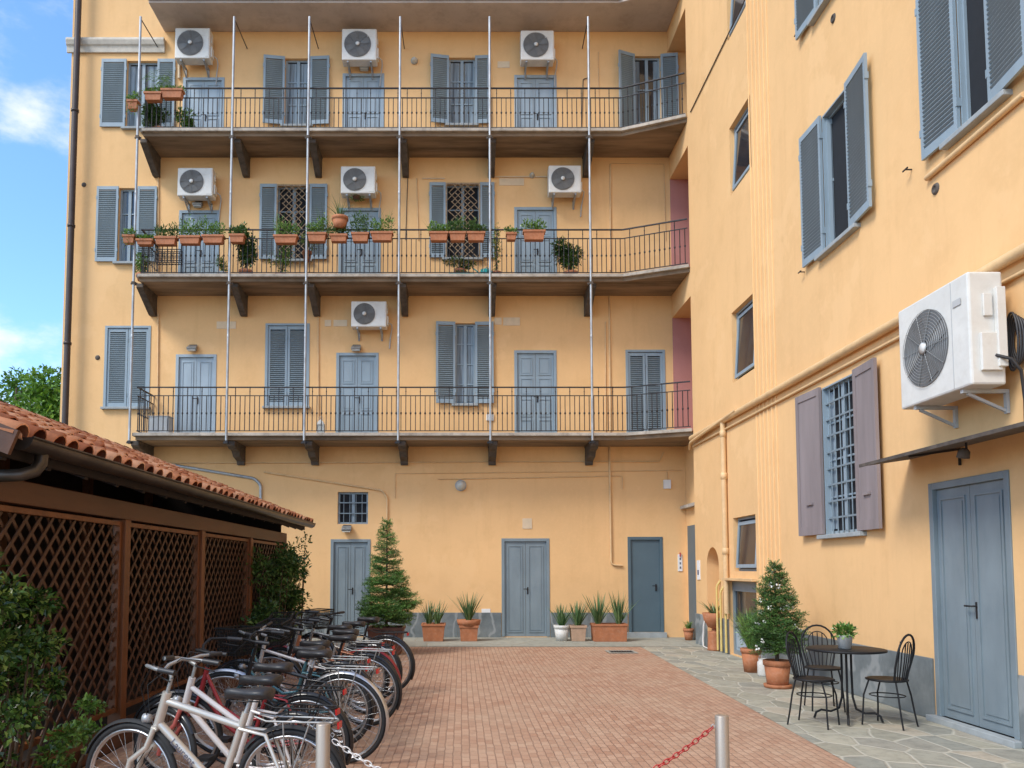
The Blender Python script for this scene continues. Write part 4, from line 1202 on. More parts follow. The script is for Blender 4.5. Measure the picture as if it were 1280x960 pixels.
# ------------------------------------------------------------------ shed / pergola on the left
shed = thing('bicycle_shed', 'red brown wooden lattice shed with clay tile roof along the left side', 'shed', (-3.35, 10, 0))
SP = Vector((-3.35, 10, 0))
def sb(m, name, mat, **kw): return m.build(name, mat, shed, loc=-SP, **kw)
PYS = [5.5, 7.88, 10.2, 12.55, 15.0]
XS = -3.35
for y in PYS:
    sb(MB().box(XS - .065, XS + .065, y - .065, y + .065, .0, 2.06), 'post', 'wood', bevel=.006)
sb(MB().box(XS - .05, XS + .05, 5.0, 15.1, 2.061, 2.24), 'beam', 'wood_h', bevel=.006)
for y in PYS: sb(MB().box(-5.95, -5.83, y - .06, y + .06, 0, 3.1), 'post', 'wood')
for a, b in zip(PYS[:-1], PYS[1:]):
    a += .066; b -= .066; z0, z1 = .20, 2.04
    m = MB(); e = .045
    m.box(XS - .03, XS + .03, a, a + e, z0, z1); m.box(XS - .03, XS + .03, b - e, b, z0, z1)
    m.box(XS - .029, XS + .029, a + e, b - e, z1 - e, z1); m.box(XS - .029, XS + .029, a + e, b - e, z0, z0 + e)
    fr = sb(m, 'lattice_frame', 'wood', bevel=.003)
    l = MB(); A, B, C, D = a + e, b - e, z0 + e, z1 - e; st = .185
    H = D - C; Wd = B - A
    for sgn, off in ((1, .008), (-1, -.008)):
        c = -H
        while c < Wd:
            # line y = A + c + t, z = C + t
            t0 = max(0, -c); t1 = min(H, Wd - c)
            if t1 - t0 > .02:
                y0_, y1_ = (A + c + t0, A + c + t1) if sgn > 0 else (B - c - t0, B - c - t1)
                l.bar((XS + off, y0_, C + t0), (XS + off, y1_, C + t1), .007, .027, up=(0, 0, 1)) if False else l.obox((XS + off, (y0_ + y1_) / 2, C + (t0 + t1) / 2), (0, (y1_ - y0_) / 2, (t1 - t0) / 2), (.0045, 0, 0), (0, -.0105 * sgn, .0105))
            c += st
    l.build('lattice', 'lath', fr)
# back wall, rafters, and an end wall added to keep the inside dark
sb(MB().box(-6.02, -5.96, 5.0, 15.2, 0, 3.45), 'back_wall', 'wood_shade')
sb(MB().prism([(-5.955, 0), (-3.42, 0), (-3.42, 2.40), (-5.955, 3.40)], 'y', 15.1, 15.16), 'added_end_wall', 'wood_shade')
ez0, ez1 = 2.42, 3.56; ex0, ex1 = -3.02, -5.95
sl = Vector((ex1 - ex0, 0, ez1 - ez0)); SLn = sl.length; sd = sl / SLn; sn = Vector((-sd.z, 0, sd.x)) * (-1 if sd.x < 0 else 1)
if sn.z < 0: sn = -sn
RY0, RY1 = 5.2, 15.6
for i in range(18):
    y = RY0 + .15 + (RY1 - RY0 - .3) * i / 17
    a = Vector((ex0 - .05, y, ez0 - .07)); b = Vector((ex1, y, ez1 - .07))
    sb(MB().bar(a, b, .06, .09), 'rafter', 'wood_shade')
sb(MB().obox(Vector(((ex0 + ex1) / 2, (RY0 + RY1) / 2, (ez0 + ez1) / 2 - .005)), sl / 2, (0, (RY1 - RY0) / 2, 0), sn * .012), 'roof_boards', 'wood_shade')
m = MB(); r = random.Random(4)
pitch = .245; ncol = int((RY1 - RY0) / pitch); nrow = 9; rl = (SLn + .1) / nrow
for c in range(ncol + 1):
    yc = RY0 + .06 + c * pitch
    for rr_ in range(nrow):
        s0 = -.06 + rr_ * rl; L = rl + .08
        for kind in (0, 1):
            if kind == 1: y_ = yc + pitch / 2
            else: y_ = yc
            if y_ > RY1: continue
            jy = r.uniform(-.012, .012); js = r.uniform(-.02, .02); jr = r.uniform(-.025, .025); lift = r.uniform(0, .012)
            vs = []; K = 7
            for e_, (s_, rad) in enumerate(((s0 + js, .098), (s0 + L + js, .078))):
                for k in range(K):
                    a = PI * k / (K - 1)
                    if kind == 0: hh = .035 + math.sin(a) * rad * .92 + (.035 if e_ == 0 else .0) + lift
                    else: hh = .075 - math.sin(a) * rad * .55 + (.015 if e_ == 0 else 0)
                    p = Vector((ex0, 0, ez0)) + sd * s_ + sn * hh
                    vs.append((p.x, y_ + jy + jr * e_ - math.cos(a) * rad, p.z))
            fs = [(k, k + 1, K + k + 1, K + k) for k in range(K - 1)]
            # thickness lip at the lower end
            o = len(vs)
            for k in range(K):
                a = PI * k / (K - 1)
                q = Vector(vs[k]); cc = Vector((q.x, y_ + jy, (Vector((ex0, 0, ez0)) + sd * s0).z + .03))
                vs.append(tuple(q + (cc - q).normalized() * .015 + sd * .002))
            fs += [(k, o + k, o + k + 1, k + 1) for k in range(K - 1)]
            m.add(vs, fs, True)
sb(m, 'tile_roof', 'tile', fix=False)
m = MB()
for i in range(int((RY1 - RY0) / .38)):
    y0_ = RY0 + i * .38
    vs = []
    for e_ in (0, 1):
        for k in range(8):
            a = PI * k / 7; vs.append((ex1 - math.cos(a) * .13, y0_ + e_ * .42, ez1 + .08 + math.sin(a) * .10 - .015 * e_))
    m.add(vs, [(k, k + 1, k + 9, k + 8) for k in range(7)], True)
sb(m, 'ridge_tiles', 'tile', fix=False)
# gutter and downpipe
gx, gz = -2.96, 2.46
m = MB(); K = 10; vs = []
for y in (5.32, 15.72):
    for rad in (.085, .079):
        for k in range(K + 1):
            a = PI + PI * k / K; vs.append((gx + rad * math.cos(a), y, gz + rad * math.sin(a)))
n = K + 1
fs = [(k, k + 1, 2 * n + k + 1, 2 * n + k) for k in range(K)] + [(n + k, 3 * n + k, 3 * n + k + 1, n + k + 1) for k in range(K)] + [(0, 2 * n, 3 * n, n), (K, n + K, 3 * n + K, 2 * n + K)]
m.add(vs, fs, True)
for y in (5.32, 15.72): m.add([(gx, y, gz - .001)] + [(gx + .087 * math.cos(PI + PI * k / K), y, gz + .087 * math.sin(PI + PI * k / K)) for k in range(K + 1)], [(0, k, k + 1) for k in range(1, K + 1)])
m.tube([(gx + .086, 5.32, gz), (gx + .086, 15.72, gz)], .008, 6)
sb(m, 'gutter', 'gutter', fix=False)
sb(MB().box(-3.10, -3.06, RY0, RY1, 2.33, 2.47), 'fascia_board', 'wood_shade')
sb(MB().tube([(gx - .01, 5.62, gz - .06), (gx - .01, 5.61, gz - .14), (gx - .03, 5.57, gz - .2), (gx - .09, 5.5, gz - .235), (gx - .2, 5.46, gz - .245), (-4.2, 5.4, gz - .27)], .045, 12), 'downpipe', 'gutter')
for yy in (RY0 - .02,):
    a = Vector((ex0 + .1, yy, ez0 - .02)); b = Vector((ex1, yy, ez1 + .03))
    sb(MB().bar(a, b, .035, .17), 'bargeboard', 'wood_h')
m = MB(); m.box(-3.10, -3.03, 4.0, 15.3, 0, .14); m.box(-3.33, -3.1, 4.0, 15.3, .0, .12)
sb(m, 'plinth_board', 'wood_h', bevel=.006)

# ------------------------------------------------------------------ trees and shrubs
def broad_tree(label, x, y, h, rad, seed):
    r = random.Random(seed)
    t = thing('tree', label, 'tree', (x, y, 0), 0, 'trees beyond the building')
    tr = MB(); tr.tube([(0, 0, 0), (.1, 0, h * .3), (0, .1, h * .6), (.1, 0, h * .85)], [.22, .17, .11, .04], 8)
    m = MB(); cs = []
    for k in range(46):
        u = rv(r); q = r.uniform(.3, 1) ** .6
        cs.append(Vector((u.x * rad * q, u.y * rad * q, h * .58 + u.z * h * .36 * q)))
    for c in cs:
        tr.tube([(0, 0, h * r.uniform(.25, .5)), (c.x * .5, c.y * .5, c.z - .4), c], [.06, .035, .012], 5)
        s = r.uniform(.7, 1.2)
        clump(m, c, (s * 1.1, s * 1.1, s * .8), 620, .19, .12, r, shell=.25)
    tr.build('trunk', 'bark', t); m.build('crown', 'leaf_tree', t, fix=False)
broad_tree('tall green leafy tree beyond the left edge of the house', -15.3, 27, 9.1, 3.0, 1)
broad_tree('rounder green tree farthest left beyond the shed roof', -20, 31, 9.9, 3.6, 2)
broad_tree('lower green tree tucked behind the corner downpipe', -14.6, 30, 9.3, 2.8, 3)

def shrub(label, loc, clumps, L, W, kind, name='shrub', n=220, stems=True, grp=None, seed=1, cat='shrub'):
    r = random.Random(seed)
    t = thing(name, label, cat, loc, 0, grp)
    m = MB(); st = MB()
    for c, rad in clumps:
        k = int(n * (rad[0] * rad[1] * rad[2]) ** (1 / 3) / .25)
        for _ in range(4):
            u = rv(r); cc = Vector(c) + Vector((u.x * rad[0], u.y * rad[1], u.z * rad[2])) * .45
            clump(m, cc, tuple(q * .62 for q in rad), k // 4, L, W, r, shell=.25)
        st.tube([(c[0] * .2, c[1] * .6, 0), (c[0] * .7, c[1] * .9, c[2] * .5), c], [.016, .011, .005], 5)
    m.build('foliage', kind, t, fix=False); st.build('stems', 'bark', t)
    return t
cl = []
r = random.Random(21)
for k in range(26):
    q = k / 25
    cl.append(((r.uniform(-.08, .12), r.uniform(-1.1, .42 - .25 * q), .2 + 1.45 * q + r.uniform(-.1, .1)), (.17, .24, .2)))
cl += [((.08, .42, 1.0), (.13, .2, .14)), ((.1, .5, .72), (.12, .18, .12)), ((.08, .3, 1.35), (.12, .16, .12))]
shrub('glossy green shrub climbing the lattice at the near left', (-3.13, 5.5, .0), cl, .062, .040, 'leaf_highlight', n=330, seed=5)
shrub('low bright green bush spilling over the wooden plinth', (-3.02, 6.2, .0), [((.05, -.1, .36), (.17, .25, .12)), ((.1, .2, .30), (.15, .2, .12)), ((.1, -.3, .2), (.15, .2, .12)), ((.02, .35, .45), (.1, .15, .1))], .055, .036, 'leaf', n=300, seed=6)
cl = [((r.uniform(-.15, .25), r.uniform(-1.2, 1.2), .5 + r.uniform(0, 1.2)), (.28, .35, .3)) for _ in range(16)]
shrub('dark leafy shrub growing against the far end of the shed lattice', (-3.1, 13.1, 0), cl, .09, .05, 'leaf_dark', n=260, seed=7)
cl = [((r.uniform(-.25, .25), r.uniform(-.3, .3), .3 + k * .14), (.24, .24, .16)) for k in range(13)]
shrub('tall thin pale yellow green shrub between the shed and the facade', (-3.45, 16.0, 0), cl, .085, .035, 'leaf_pale', n=100, seed=8)
shrub('sparse creeper hanging at the corner of the shed eave', (-3.15, 15.6, 0), [((.1, 0, 2.1), (.2, .15, .15)), ((.05, .1, 1.8), (.16, .15, .14)), ((0, 0, 1.4), (.14, .12, .14))], .07, .04, 'leaf_dark', n=90, seed=9, name='creeper', cat='creeper')

def conifer(label, loc, base, H, Rr, seed, kind, whorls, potf, needle=.035, dens=1.0, sag=.12, flowers=False, nw=.006, jit=.035, tw=1.0):
    r = random.Random(seed)
    t = thing('potted_conifer', label, 'potted tree', loc)
    potf(t)
    tr = MB(); tr.tube([(0, 0, base - .1), (0, 0, H)], [.03, .006], 8)
    m = MB(); br = tr
    for wv in range(whorls):
        q = wv / (whorls - 1); z = base + .16 + (H - base - .22) * q ** 1.02
        L0 = Rr * (1 - q) ** .82 * (1 if q > .08 else .86) + .05
        nb = max(5, int((12 - 5 * q) * dens))
        for b in range(nb):
            if r.random() < .10: continue
            a = 2 * PI * b / nb + wv * 1.1 + r.uniform(-.35, .35); L = L0 * r.uniform(.62, 1.08); dip = r.uniform(-.22, .22); zz = z + r.uniform(-jit, jit)
            dr_ = Vector((math.cos(a), math.sin(a), 0)); sdv = Vector((-math.sin(a), math.cos(a), 0))
            rise = .22 * q + .12
            def P(u): return Vector((0, 0, zz)) + dr_ * L * u + Vector((0, 0, L * ((rise + dip) * u - sag * math.sin(u * PI * .5) + .16 * u * u * u)))
            br.tube([P(0), P(.5), P(1)], [.008, .005, .002], 4)
            ns = max(3, int(L / .05))
            segs = [(P(0.15), P(1.0))]
            for i in range(ns):
                u = .18 + .8 * (i + .5) / ns; tl = ((1 - u) * L * .6 + .06) * tw
                for s in (-1, 1):
                    a0 = P(u); a1 = a0 + (dr_ * .75 + sdv * s).normalized() * tl * r.uniform(.8, 1.15) + Vector((0, 0, r.uniform(-.05, .06)))
                    segs.append((a0, a1))
            for a0, a1 in segs:
                d = a1 - a0; Ls = d.length; k = max(3, int(Ls / .0065 * .62)); d.normalize()
                for i in range(k):
                    p = a0 + d * Ls * (i + r.random()) / k
                    s = rv(r); s.z = abs(s.z) * .6; s = (s - d * s.dot(d)).normalized()
                    leaf(m, p, d * .75 + s, s.cross(d) + Vector((0, 0, .3)), needle * r.uniform(.7, 1.2), nw)
    for i in range(40): leaf(m, (0, 0, H - .12 + .003 * i), Vector((r.uniform(-.5, .5), r.uniform(-.5, .5), 1)), (1, 0, 0), needle, nw)
    tr.build('trunk', 'bark', t); m.build('crown', kind, t, fix=False)
    if flowers:
        f = MB()
        for _ in range(30):
            q = r.random() ** 1.3; z = base + .15 + (H - base) * .85 * q; a = r.uniform(-PI, 0) if r.random() < .8 else r.uniform(0, PI); rr2 = Rr * (1 - q) ** .8 * r.uniform(.8, 1.08)
            clump(f, (math.cos(a) * rr2, math.sin(a) * rr2, z), (.018, .018, .018), 9, .034, .026, r)
        f.build('blossoms', 'petal', t, fix=False)
    return t
def pf1(t):
    pot_box(t, .66, .6, .5, 'brownpot', .8)
conifer('large fir tree in a brown square planter by the end of the bicycles', (-1.40, 15.0, .002), .5, 2.44, .62, 3, 'needle', 13, pf1, .055, 1.3, .26, nw=.010, jit=.085, tw=1.15)
def pf2(t):
    pot_round(t, .175, .36, 'terracotta', base=.74)
    MB().lathe([(0, 0), (.17, 0), (.18, .045), (.14, .045)], n=24).build('saucer', 'terracotta', t)
conifer('dense conical spruce with small white flowers in a terracotta pot by the tables', (4.20, 10.75, .004), .36, 1.66, .42, 8, 'needle2', 18, pf2, .04, 1.3, .08, True, nw=.009, jit=.06)

def feathery(label, loc, r0, h0, H, seed, mat='terracotta', kind='leaf', n=500, rad=.2):
    t = thing('potted_plant', label, 'potted plant', loc); pot_round(t, r0, h0, mat)
    m = MB(); r = random.Random(seed)
    blades(m, (0, 0, h0 - .03), n, H, .45, .012, r, .6)
    clump(m, (0, 0, h0 + H * .4), (rad, rad, H * .4), n, .06, .014, r, shell=.2)
    m.build('foliage', kind, t, fix=False); return t
feathery('feathery green plant in a stepped terracotta pot left of the spruce', (4.43, 12.35, .004), .15, .36, .62, 4, n=300)
t = thing('milk_churn', 'small white enamel can on the paving between two terracotta pots', 'can', (4.44, 11.9, .004))
MB().lathe([(0, 0), (.075, 0), (.08, .02), (.08, .2), (.06, .23), (.065, .25)], n=18).build('can_body', 'whitepot', t)
MB().tube([(-.065, 0, .22), (-.05, 0, .3), (.05, 0, .3), (.065, 0, .22)], .004, 5).build('handle', 'steel', t)
# bowl on a pedestal pot in the niche
t = thing('pedestal_planter', 'terracotta bowl with agave standing on an upturned pot in the wall niche', 'planter', (4.90, 15.6, .004))
MB().lathe([(0, 0), (.15, 0), (.14, .03), (.12, .32), (.13, .36), (.06, .36), (.05, .42)], n=20).build('pedestal', 'terracotta', t)
MB().lathe([(.05, .42), (.12, .44), (.20, .58), (.23, .72), (.21, .72), (.0, .66)], n=24).build('bowl', 'terracotta', t)
m = MB(); blades(m, (0, 0, .66), 26, .34, .9, .035, random.Random(8), .5); m.build('foliage', 'blade', t, fix=False)
t = thing('garden_hose', 'white hose hanging down the marble beside the niche', 'hose', (4.88, 16.25, 0))
MB().tube([(.04, 0, .62), (.0, 0, .4), (-.02, -.02, .15), (-.04, -.1, .03), (-.06, -.4, .02), (-.04, -.75, .02)], .014, 8).build('hose_line', 'white', t)
feathery('small round-leaved plant in a little terracotta pot beside the passage door', (5.0, 17.75, .006), .11, .26, .2, 6, n=60, rad=.1)

# pots along the facade
def aloe(t, cs, h, w, seed, z, n=20, kind='blade'):
    m = MB(); r = random.Random(seed)
    for c in cs: blades(m, (c, 0, z), int(n * 1.3), h * 1.3, .6, w * 1.1, r, .25)
    m.build('foliage', kind, t, fix=False)
def gx_at(px, Y): return on_y(px, 780, Y)[0]
GP = 'potted succulents along the facade'
t = thing('potted_aloe', 'square terracotta pot of spiky aloe nearest the fir tree', 'potted plant', (gx_at(542, 17.6), 17.6, .006), 0, GP)
pot_box(t, .50, .42, .38, 'terracotta', .84); aloe(t, (-.1, .08), .42, .035, 1, .32, 22)
t = thing('potted_aloe', 'tall square terracotta pot of aloe left of the double door, white notice behind', 'potted plant', (gx_at(586, 17.6), 17.6, .006), 0, GP)
pot_box(t, .40, .36, .34, 'terracotta', .88)
MB().lathe([(.0, .341), (.25, .341), (.28, .46), (.24, .46), (0, .44)], n=24, sx=.95, sy=.9).build('inner_pot', 'terracotta', t); aloe(t, (0,), .48, .035, 2, .42, 46)
t = thing('potted_aloe', 'white round pot of green aloe right of the double door', 'potted plant', (gx_at(702, 17.6), 17.6, .006), 0, GP)
pot_round(t, .17, .34, 'whitepot'); aloe(t, (0,), .38, .032, 3, .29, 46)
t = thing('potted_aloe', 'pale clay square pot of aloe beside the white pot', 'potted plant', (gx_at(722, 17.6), 17.6, .006), 0, GP)
pot_box(t, .34, .34, .34, 'pinkpot', .82); aloe(t, (0,), .42, .032, 4, .29, 46)
t = thing('potted_aloe', 'long terracotta trough with two tufts of aloe by the steel door', 'potted plant', (gx_at(761, 17.55), 17.55, .006), 0, GP)
pot_box(t, .74, .4, .38, 'terracotta', .94); aloe(t, (-.23, .22), .55, .034, 5, .33, 40)

# drain
t = thing('drain_grate', 'small square iron drain grate set in the red paving', 'drain grate', (3.02, 15.25, 0))
m = MB(); 
for k in range(9): m.box(-.2 + k * .05 - .012, -.2 + k * .05 + .012, -.16, .16, .006, .014)
m.build('grate_bars', 'iron', t); MB().box(-.24, .24, -.2, .2, .003, .005).build('pit_shade_plate', 'dark', t)  # flat dark plate painted as the shaded hollow under the bars
MB().box(-.27, .27, -.23, -.17, .0055, .016).box(-.27, .27, .17, .23, .0055, .016).box(-.27, -.22, -.17, .17, .0055, .016).box(.22, .27, -.17, .17, .0055, .016).build('grate_frame', 'concrete', t)

# ------------------------------------------------------------------ bistro set
TX, TY = on_y(1057, 800, 8.4)[0], 8.4
t = thing('bistro_table', 'round black metal bistro table on curled legs', 'table', (TX, TY, .004))
MB().lathe([(0, .72), (.36, .72), (.385, .725), (.385, .742), (.375, .747), (0, .747)], n=40).build('tabletop', 'black_metal', t)
m = MB(); m.lathe([(.07, .70), (.07, .719), (.0, .719)], n=14)
m.build('hub', 'black_metal', t)
for k in range(4):
    a = PI / 4 + k * PI / 2 + .35; c, s = math.cos(a), math.sin(a)
    prof = [(.045, .71), (.045, .5), (.05, .25), (.08, .13), (.16, .09), (.25, .10), (.30, .07), (.32, .01)]
    MB().tube([(c * q, s * q, z) for q, z in prof], .012, 8).build('leg', 'black_metal', t)
t = thing('potted_herb', 'small leafy herb in a white metal pot on the bistro table', 'potted plant', (TX + .0, TY + .02, .751))
MB().lathe([(0, 0), (.062, 0), (.078, .13), (.082, .135), (.072, .135), (.0, .12)], n=24).build('pot', 'whitepot', t)
m = MB(); clump(m, (0, 0, .17), (.11, .11, .07), 420, .055, .022, random.Random(77), up=.6, shell=.15); m.build('foliage', 'leaf', t, fix=False)

def bistro_chair(label, x, y, ang):
    t = thing('bistro_chair', label, 'chair', (x, y, .004), ang, 'black metal bistro chairs')
    # faces local +x
    MB().lathe([(0, .445), (.17, .445), (.195, .452), (.2, .463), (.185, .47), (.1, .462), (0, .458)], n=32).build('seat', 'black_metal', t)
    for (a, b) in ((.12, .13), (.12, -.13)):
        MB().tube([(a, b, .45), (a + .045, b * 1.15, .3), (a + .05, b * 1.25, .15), (a + .06, b * 1.3, .0)], .009, 8).build('leg', 'black_metal', t)
    for b in (1, -1):
        MB().tube([(-.14, b * .12, .45), (-.17, b * .14, .3), (-.19, b * .15, .15), (-.215, b * .16, .0)], .009, 8).build('leg', 'black_metal', t)
    m = MB(); pts = []
    for k in range(25):
        q = k / 24; a = PI * q
        yy = .175 * math.cos(a); 
        if q < .2 or q > .8: pass
        pts.append((0, 0, 0))
    pts = [(-.13, -.13, .455), (-.16, -.165, .6), (-.19, -.18, .72)]
    for k in range(1, 12):
        a = PI * k / 12; pts.append((-.19 - .035 * math.sin(a), -.18 * math.cos(a), .72 + .20 * math.sin(a)))
    pts += [(-.19, .18, .72), (-.16, .165, .6), (-.13, .13, .455)]
    m.tube(pts, .011, 8)
    m.build('backrest', 'black_metal', t)
    m = MB()
    pts = [(-.15, -.07, .46), (-.185, -.10, .62), (-.2, -.105, .74)]
    for k in range(1, 8):
        a = PI * k / 8; pts.append((-.2 - .02 * math.sin(a), -.105 * math.cos(a), .74 + .11 * math.sin(a)))
    pts += [(-.2, .105, .74), (-.185, .10, .62), (-.15, .07, .46)]
    m.tube(pts, .006, 6)
    for b in (-.035, 0, .035): m.tube([(-.16, b, .46), (-.195, b * 1.3, .65), (-.218, b * 1.5, .84)], .006, 6)
    for b in (-1, 1): m.tube([(-.15, b * .11, .46), (-.18, b * .145, .65), (-.2, b * .15, .78), (-.205, b * .14, .86)], .005, 6)
    m.build('back_spindles', 'black_metal', t)
    m = MB(); m.tube([(.165 * math.cos(2 * PI * k / 20), .155 * math.sin(2 * PI * k / 20), .30) for k in range(20)], .006, 6, closed=True)
    m.build('leg_ring', 'black_metal', t)
    return t
bistro_chair('black bistro chair at the left, pulled out beside the spruce pot', 3.57, 8.2, R(-42))
bistro_chair('black bistro chair behind the table against the wall', 4.08, 9.12, R(-100))
bistro_chair('black bistro chair at the right of the table, nearest the double door', 4.30, 8.18, R(128))

# ------------------------------------------------------------------ bollards and chain
def bollard(label, x, y, h=.75):
    t = thing('bollard', label, 'bollard', (x, y, 0), 0, 'steel bollards')
    MB().lathe([(.038, .0), (.038, h - .006), (.034, h), (0, h)], n=28).build('bollard_post', 'brushed', t)
    MB().lathe([(.06, 0), (.06, .01), (.04, .014)], n=24).build('base_plate', 'brushed', t)
    MB().tube([(.038 if x < 0 else -.038, 0, h - .06), (.05 if x < 0 else -.05, 0, h - .05), (.062 if x < 0 else -.062, 0, h - .06), (.05 if x < 0 else -.05, 0, h - .075)], .003, 6, closed=True).build('ring', 'steel', t)
BL = (on_y(404, 900, 4.36)[0], 4.36); BR = (on_y(902, 892, 4.6)[0], 4.6)
bollard('brushed steel bollard in front of the nearest bicycle', *BL)
bollard('brushed steel bollard at the right, on the open paving', *BR)
t = thing('barrier_chain', 'red and white plastic chain sagging between the two bollards', 'chain', (BL[0], BL[1], 0))
A = Vector((BL[0] + .055, BL[1], .66)); B = Vector((BR[0] - .055, BR[1], .68)); N = 74
mr, mw = MB(), MB(); prev = None
pts = [A.lerp(B, k / N) - Vector((0, 0, 4 * .40 * (k / N) * (1 - k / N))) for k in range(N + 1)]
for k in range(N):
    a, b = pts[k], pts[k + 1]; d = (b - a); L = d.length * .68; c = (a + b) / 2; d.normalize()
    s = d.cross(Vector((0, 0, 1))).normalized() if k % 2 else d.cross(Vector((0, 1, 0))).normalized()
    ring = []
    for i in range(14):
        q = 2 * PI * i / 14; ring.append(c - Vector((BL[0], BL[1], 0)) + d * L * math.cos(q) + s * .0125 * math.sin(q))
    red = k > 40 or (k // 6) % 2 == 0 and k > 14
    (mr if red else mw).tube(ring, .0036, 5, closed=True)
mr.build('red_links', 'chain_red', t); mw.build('white_links', 'chain_white', t)

# ------------------------------------------------------------------ bicycles
def wheel(m_t, m_r, m_s, R0, seed=0):
    m_t.tube([(R0 * math.cos(a * PI / 24), 0, R0 * math.sin(a * PI / 24)) for a in range(48)], .019, 8, closed=True)
    r1 = R0 - .024
    for w_ in (-.011, .011):
        m_r.tube([(r1 * math.cos(a * PI / 20), w_, r1 * math.sin(a * PI / 20)) for a in range(40)], .0075, 5, closed=True)
    m_r.tube([((r1 - .006) * math.cos(a * PI / 20), 0, (r1 - .006) * math.sin(a * PI / 20)) for a in range(40)], .010, 5, closed=True)
    for k in range(32):
        a = 2 * PI * k / 32; sd_ = 1 if k % 2 else -1; b = a + (.55 if (k // 2) % 2 else -.55)
        m_s.tube([(.02 * math.cos(b), sd_ * .028, .02 * math.sin(b)), ((r1 - .01) * math.cos(a), sd_ * .004, (r1 - .01) * math.sin(a))], .0014, 3, caps=False)
    m_s.lathe([(.012, -.05), (.012, -.034), (.024, -.032), (.024, -.026), (.014, -.024), (.014, .024), (.024, .026), (.024, .032), (.012, .034), (.012, .05)], n=12, axis='y')
def fender(R0, a0, a1, mat, name, parent, loc, w_=.024):
    m = MB(); K = 22; vs = []
    for k in range(K + 1):
        a = a0 + (a1 - a0) * k / K
        for y, dr_ in ((-w_, -.012), (-w_ * .6, .002), (0, .006), (w_ * .6, .002), (w_, -.012)):
            vs.append(((R0 + dr_) * math.cos(a), y, (R0 + dr_) * math.sin(a)))
    m.add(vs, [(k * 5 + j, k * 5 + j + 1, k * 5 + j + 6, k * 5 + j + 5) for k in range(K) for j in range(4)], True)
    for y in (-.03, .03):
        a = a0 + (a1 - a0) * (.2 if name == 'rear_fender' else .8)
        m.tube([(0, y * 1.4, 0), ((R0 - .01) * math.cos(a), y * .8, (R0 - .01) * math.sin(a))], .003, 4)
    return m.build(name, mat, parent, loc=loc, fix=False)
def basket(t, loc, w_=.34, d=.26, h=.24):
    m = MB()
    for k in range(9):
        z = h * k / 8; s = .82 + .18 * k / 8
        a, b = w_ / 2 * s, d / 2 * s
        pts = [(-b, -a, z), (b, -a, z), (b, a, z), (-b, a, z)]
        for i in range(4): m.bar(pts[i], pts[(i + 1) % 4], .005 if k < 8 else .012)
    for i in range(14):
        q = -1 + 2 * i / 13
        for sx in (-1, 1): m.bar((sx * d / 2 * .82, q * w_ / 2 * .82, 0), (sx * d / 2, q * w_ / 2, h), .005)
        for sy in (-1, 1): m.bar((q * d / 2 * .82, sy * w_ / 2 * .82, 0), (q * d / 2, sy * w_ / 2, h), .005)
        m.bar((q * d / 2 * .82, -w_ / 2 * .82, 0), (q * d / 2 * .82, w_ / 2 * .82, 0), .004)
    return m.build('basket', 'black_metal', t, loc=loc)

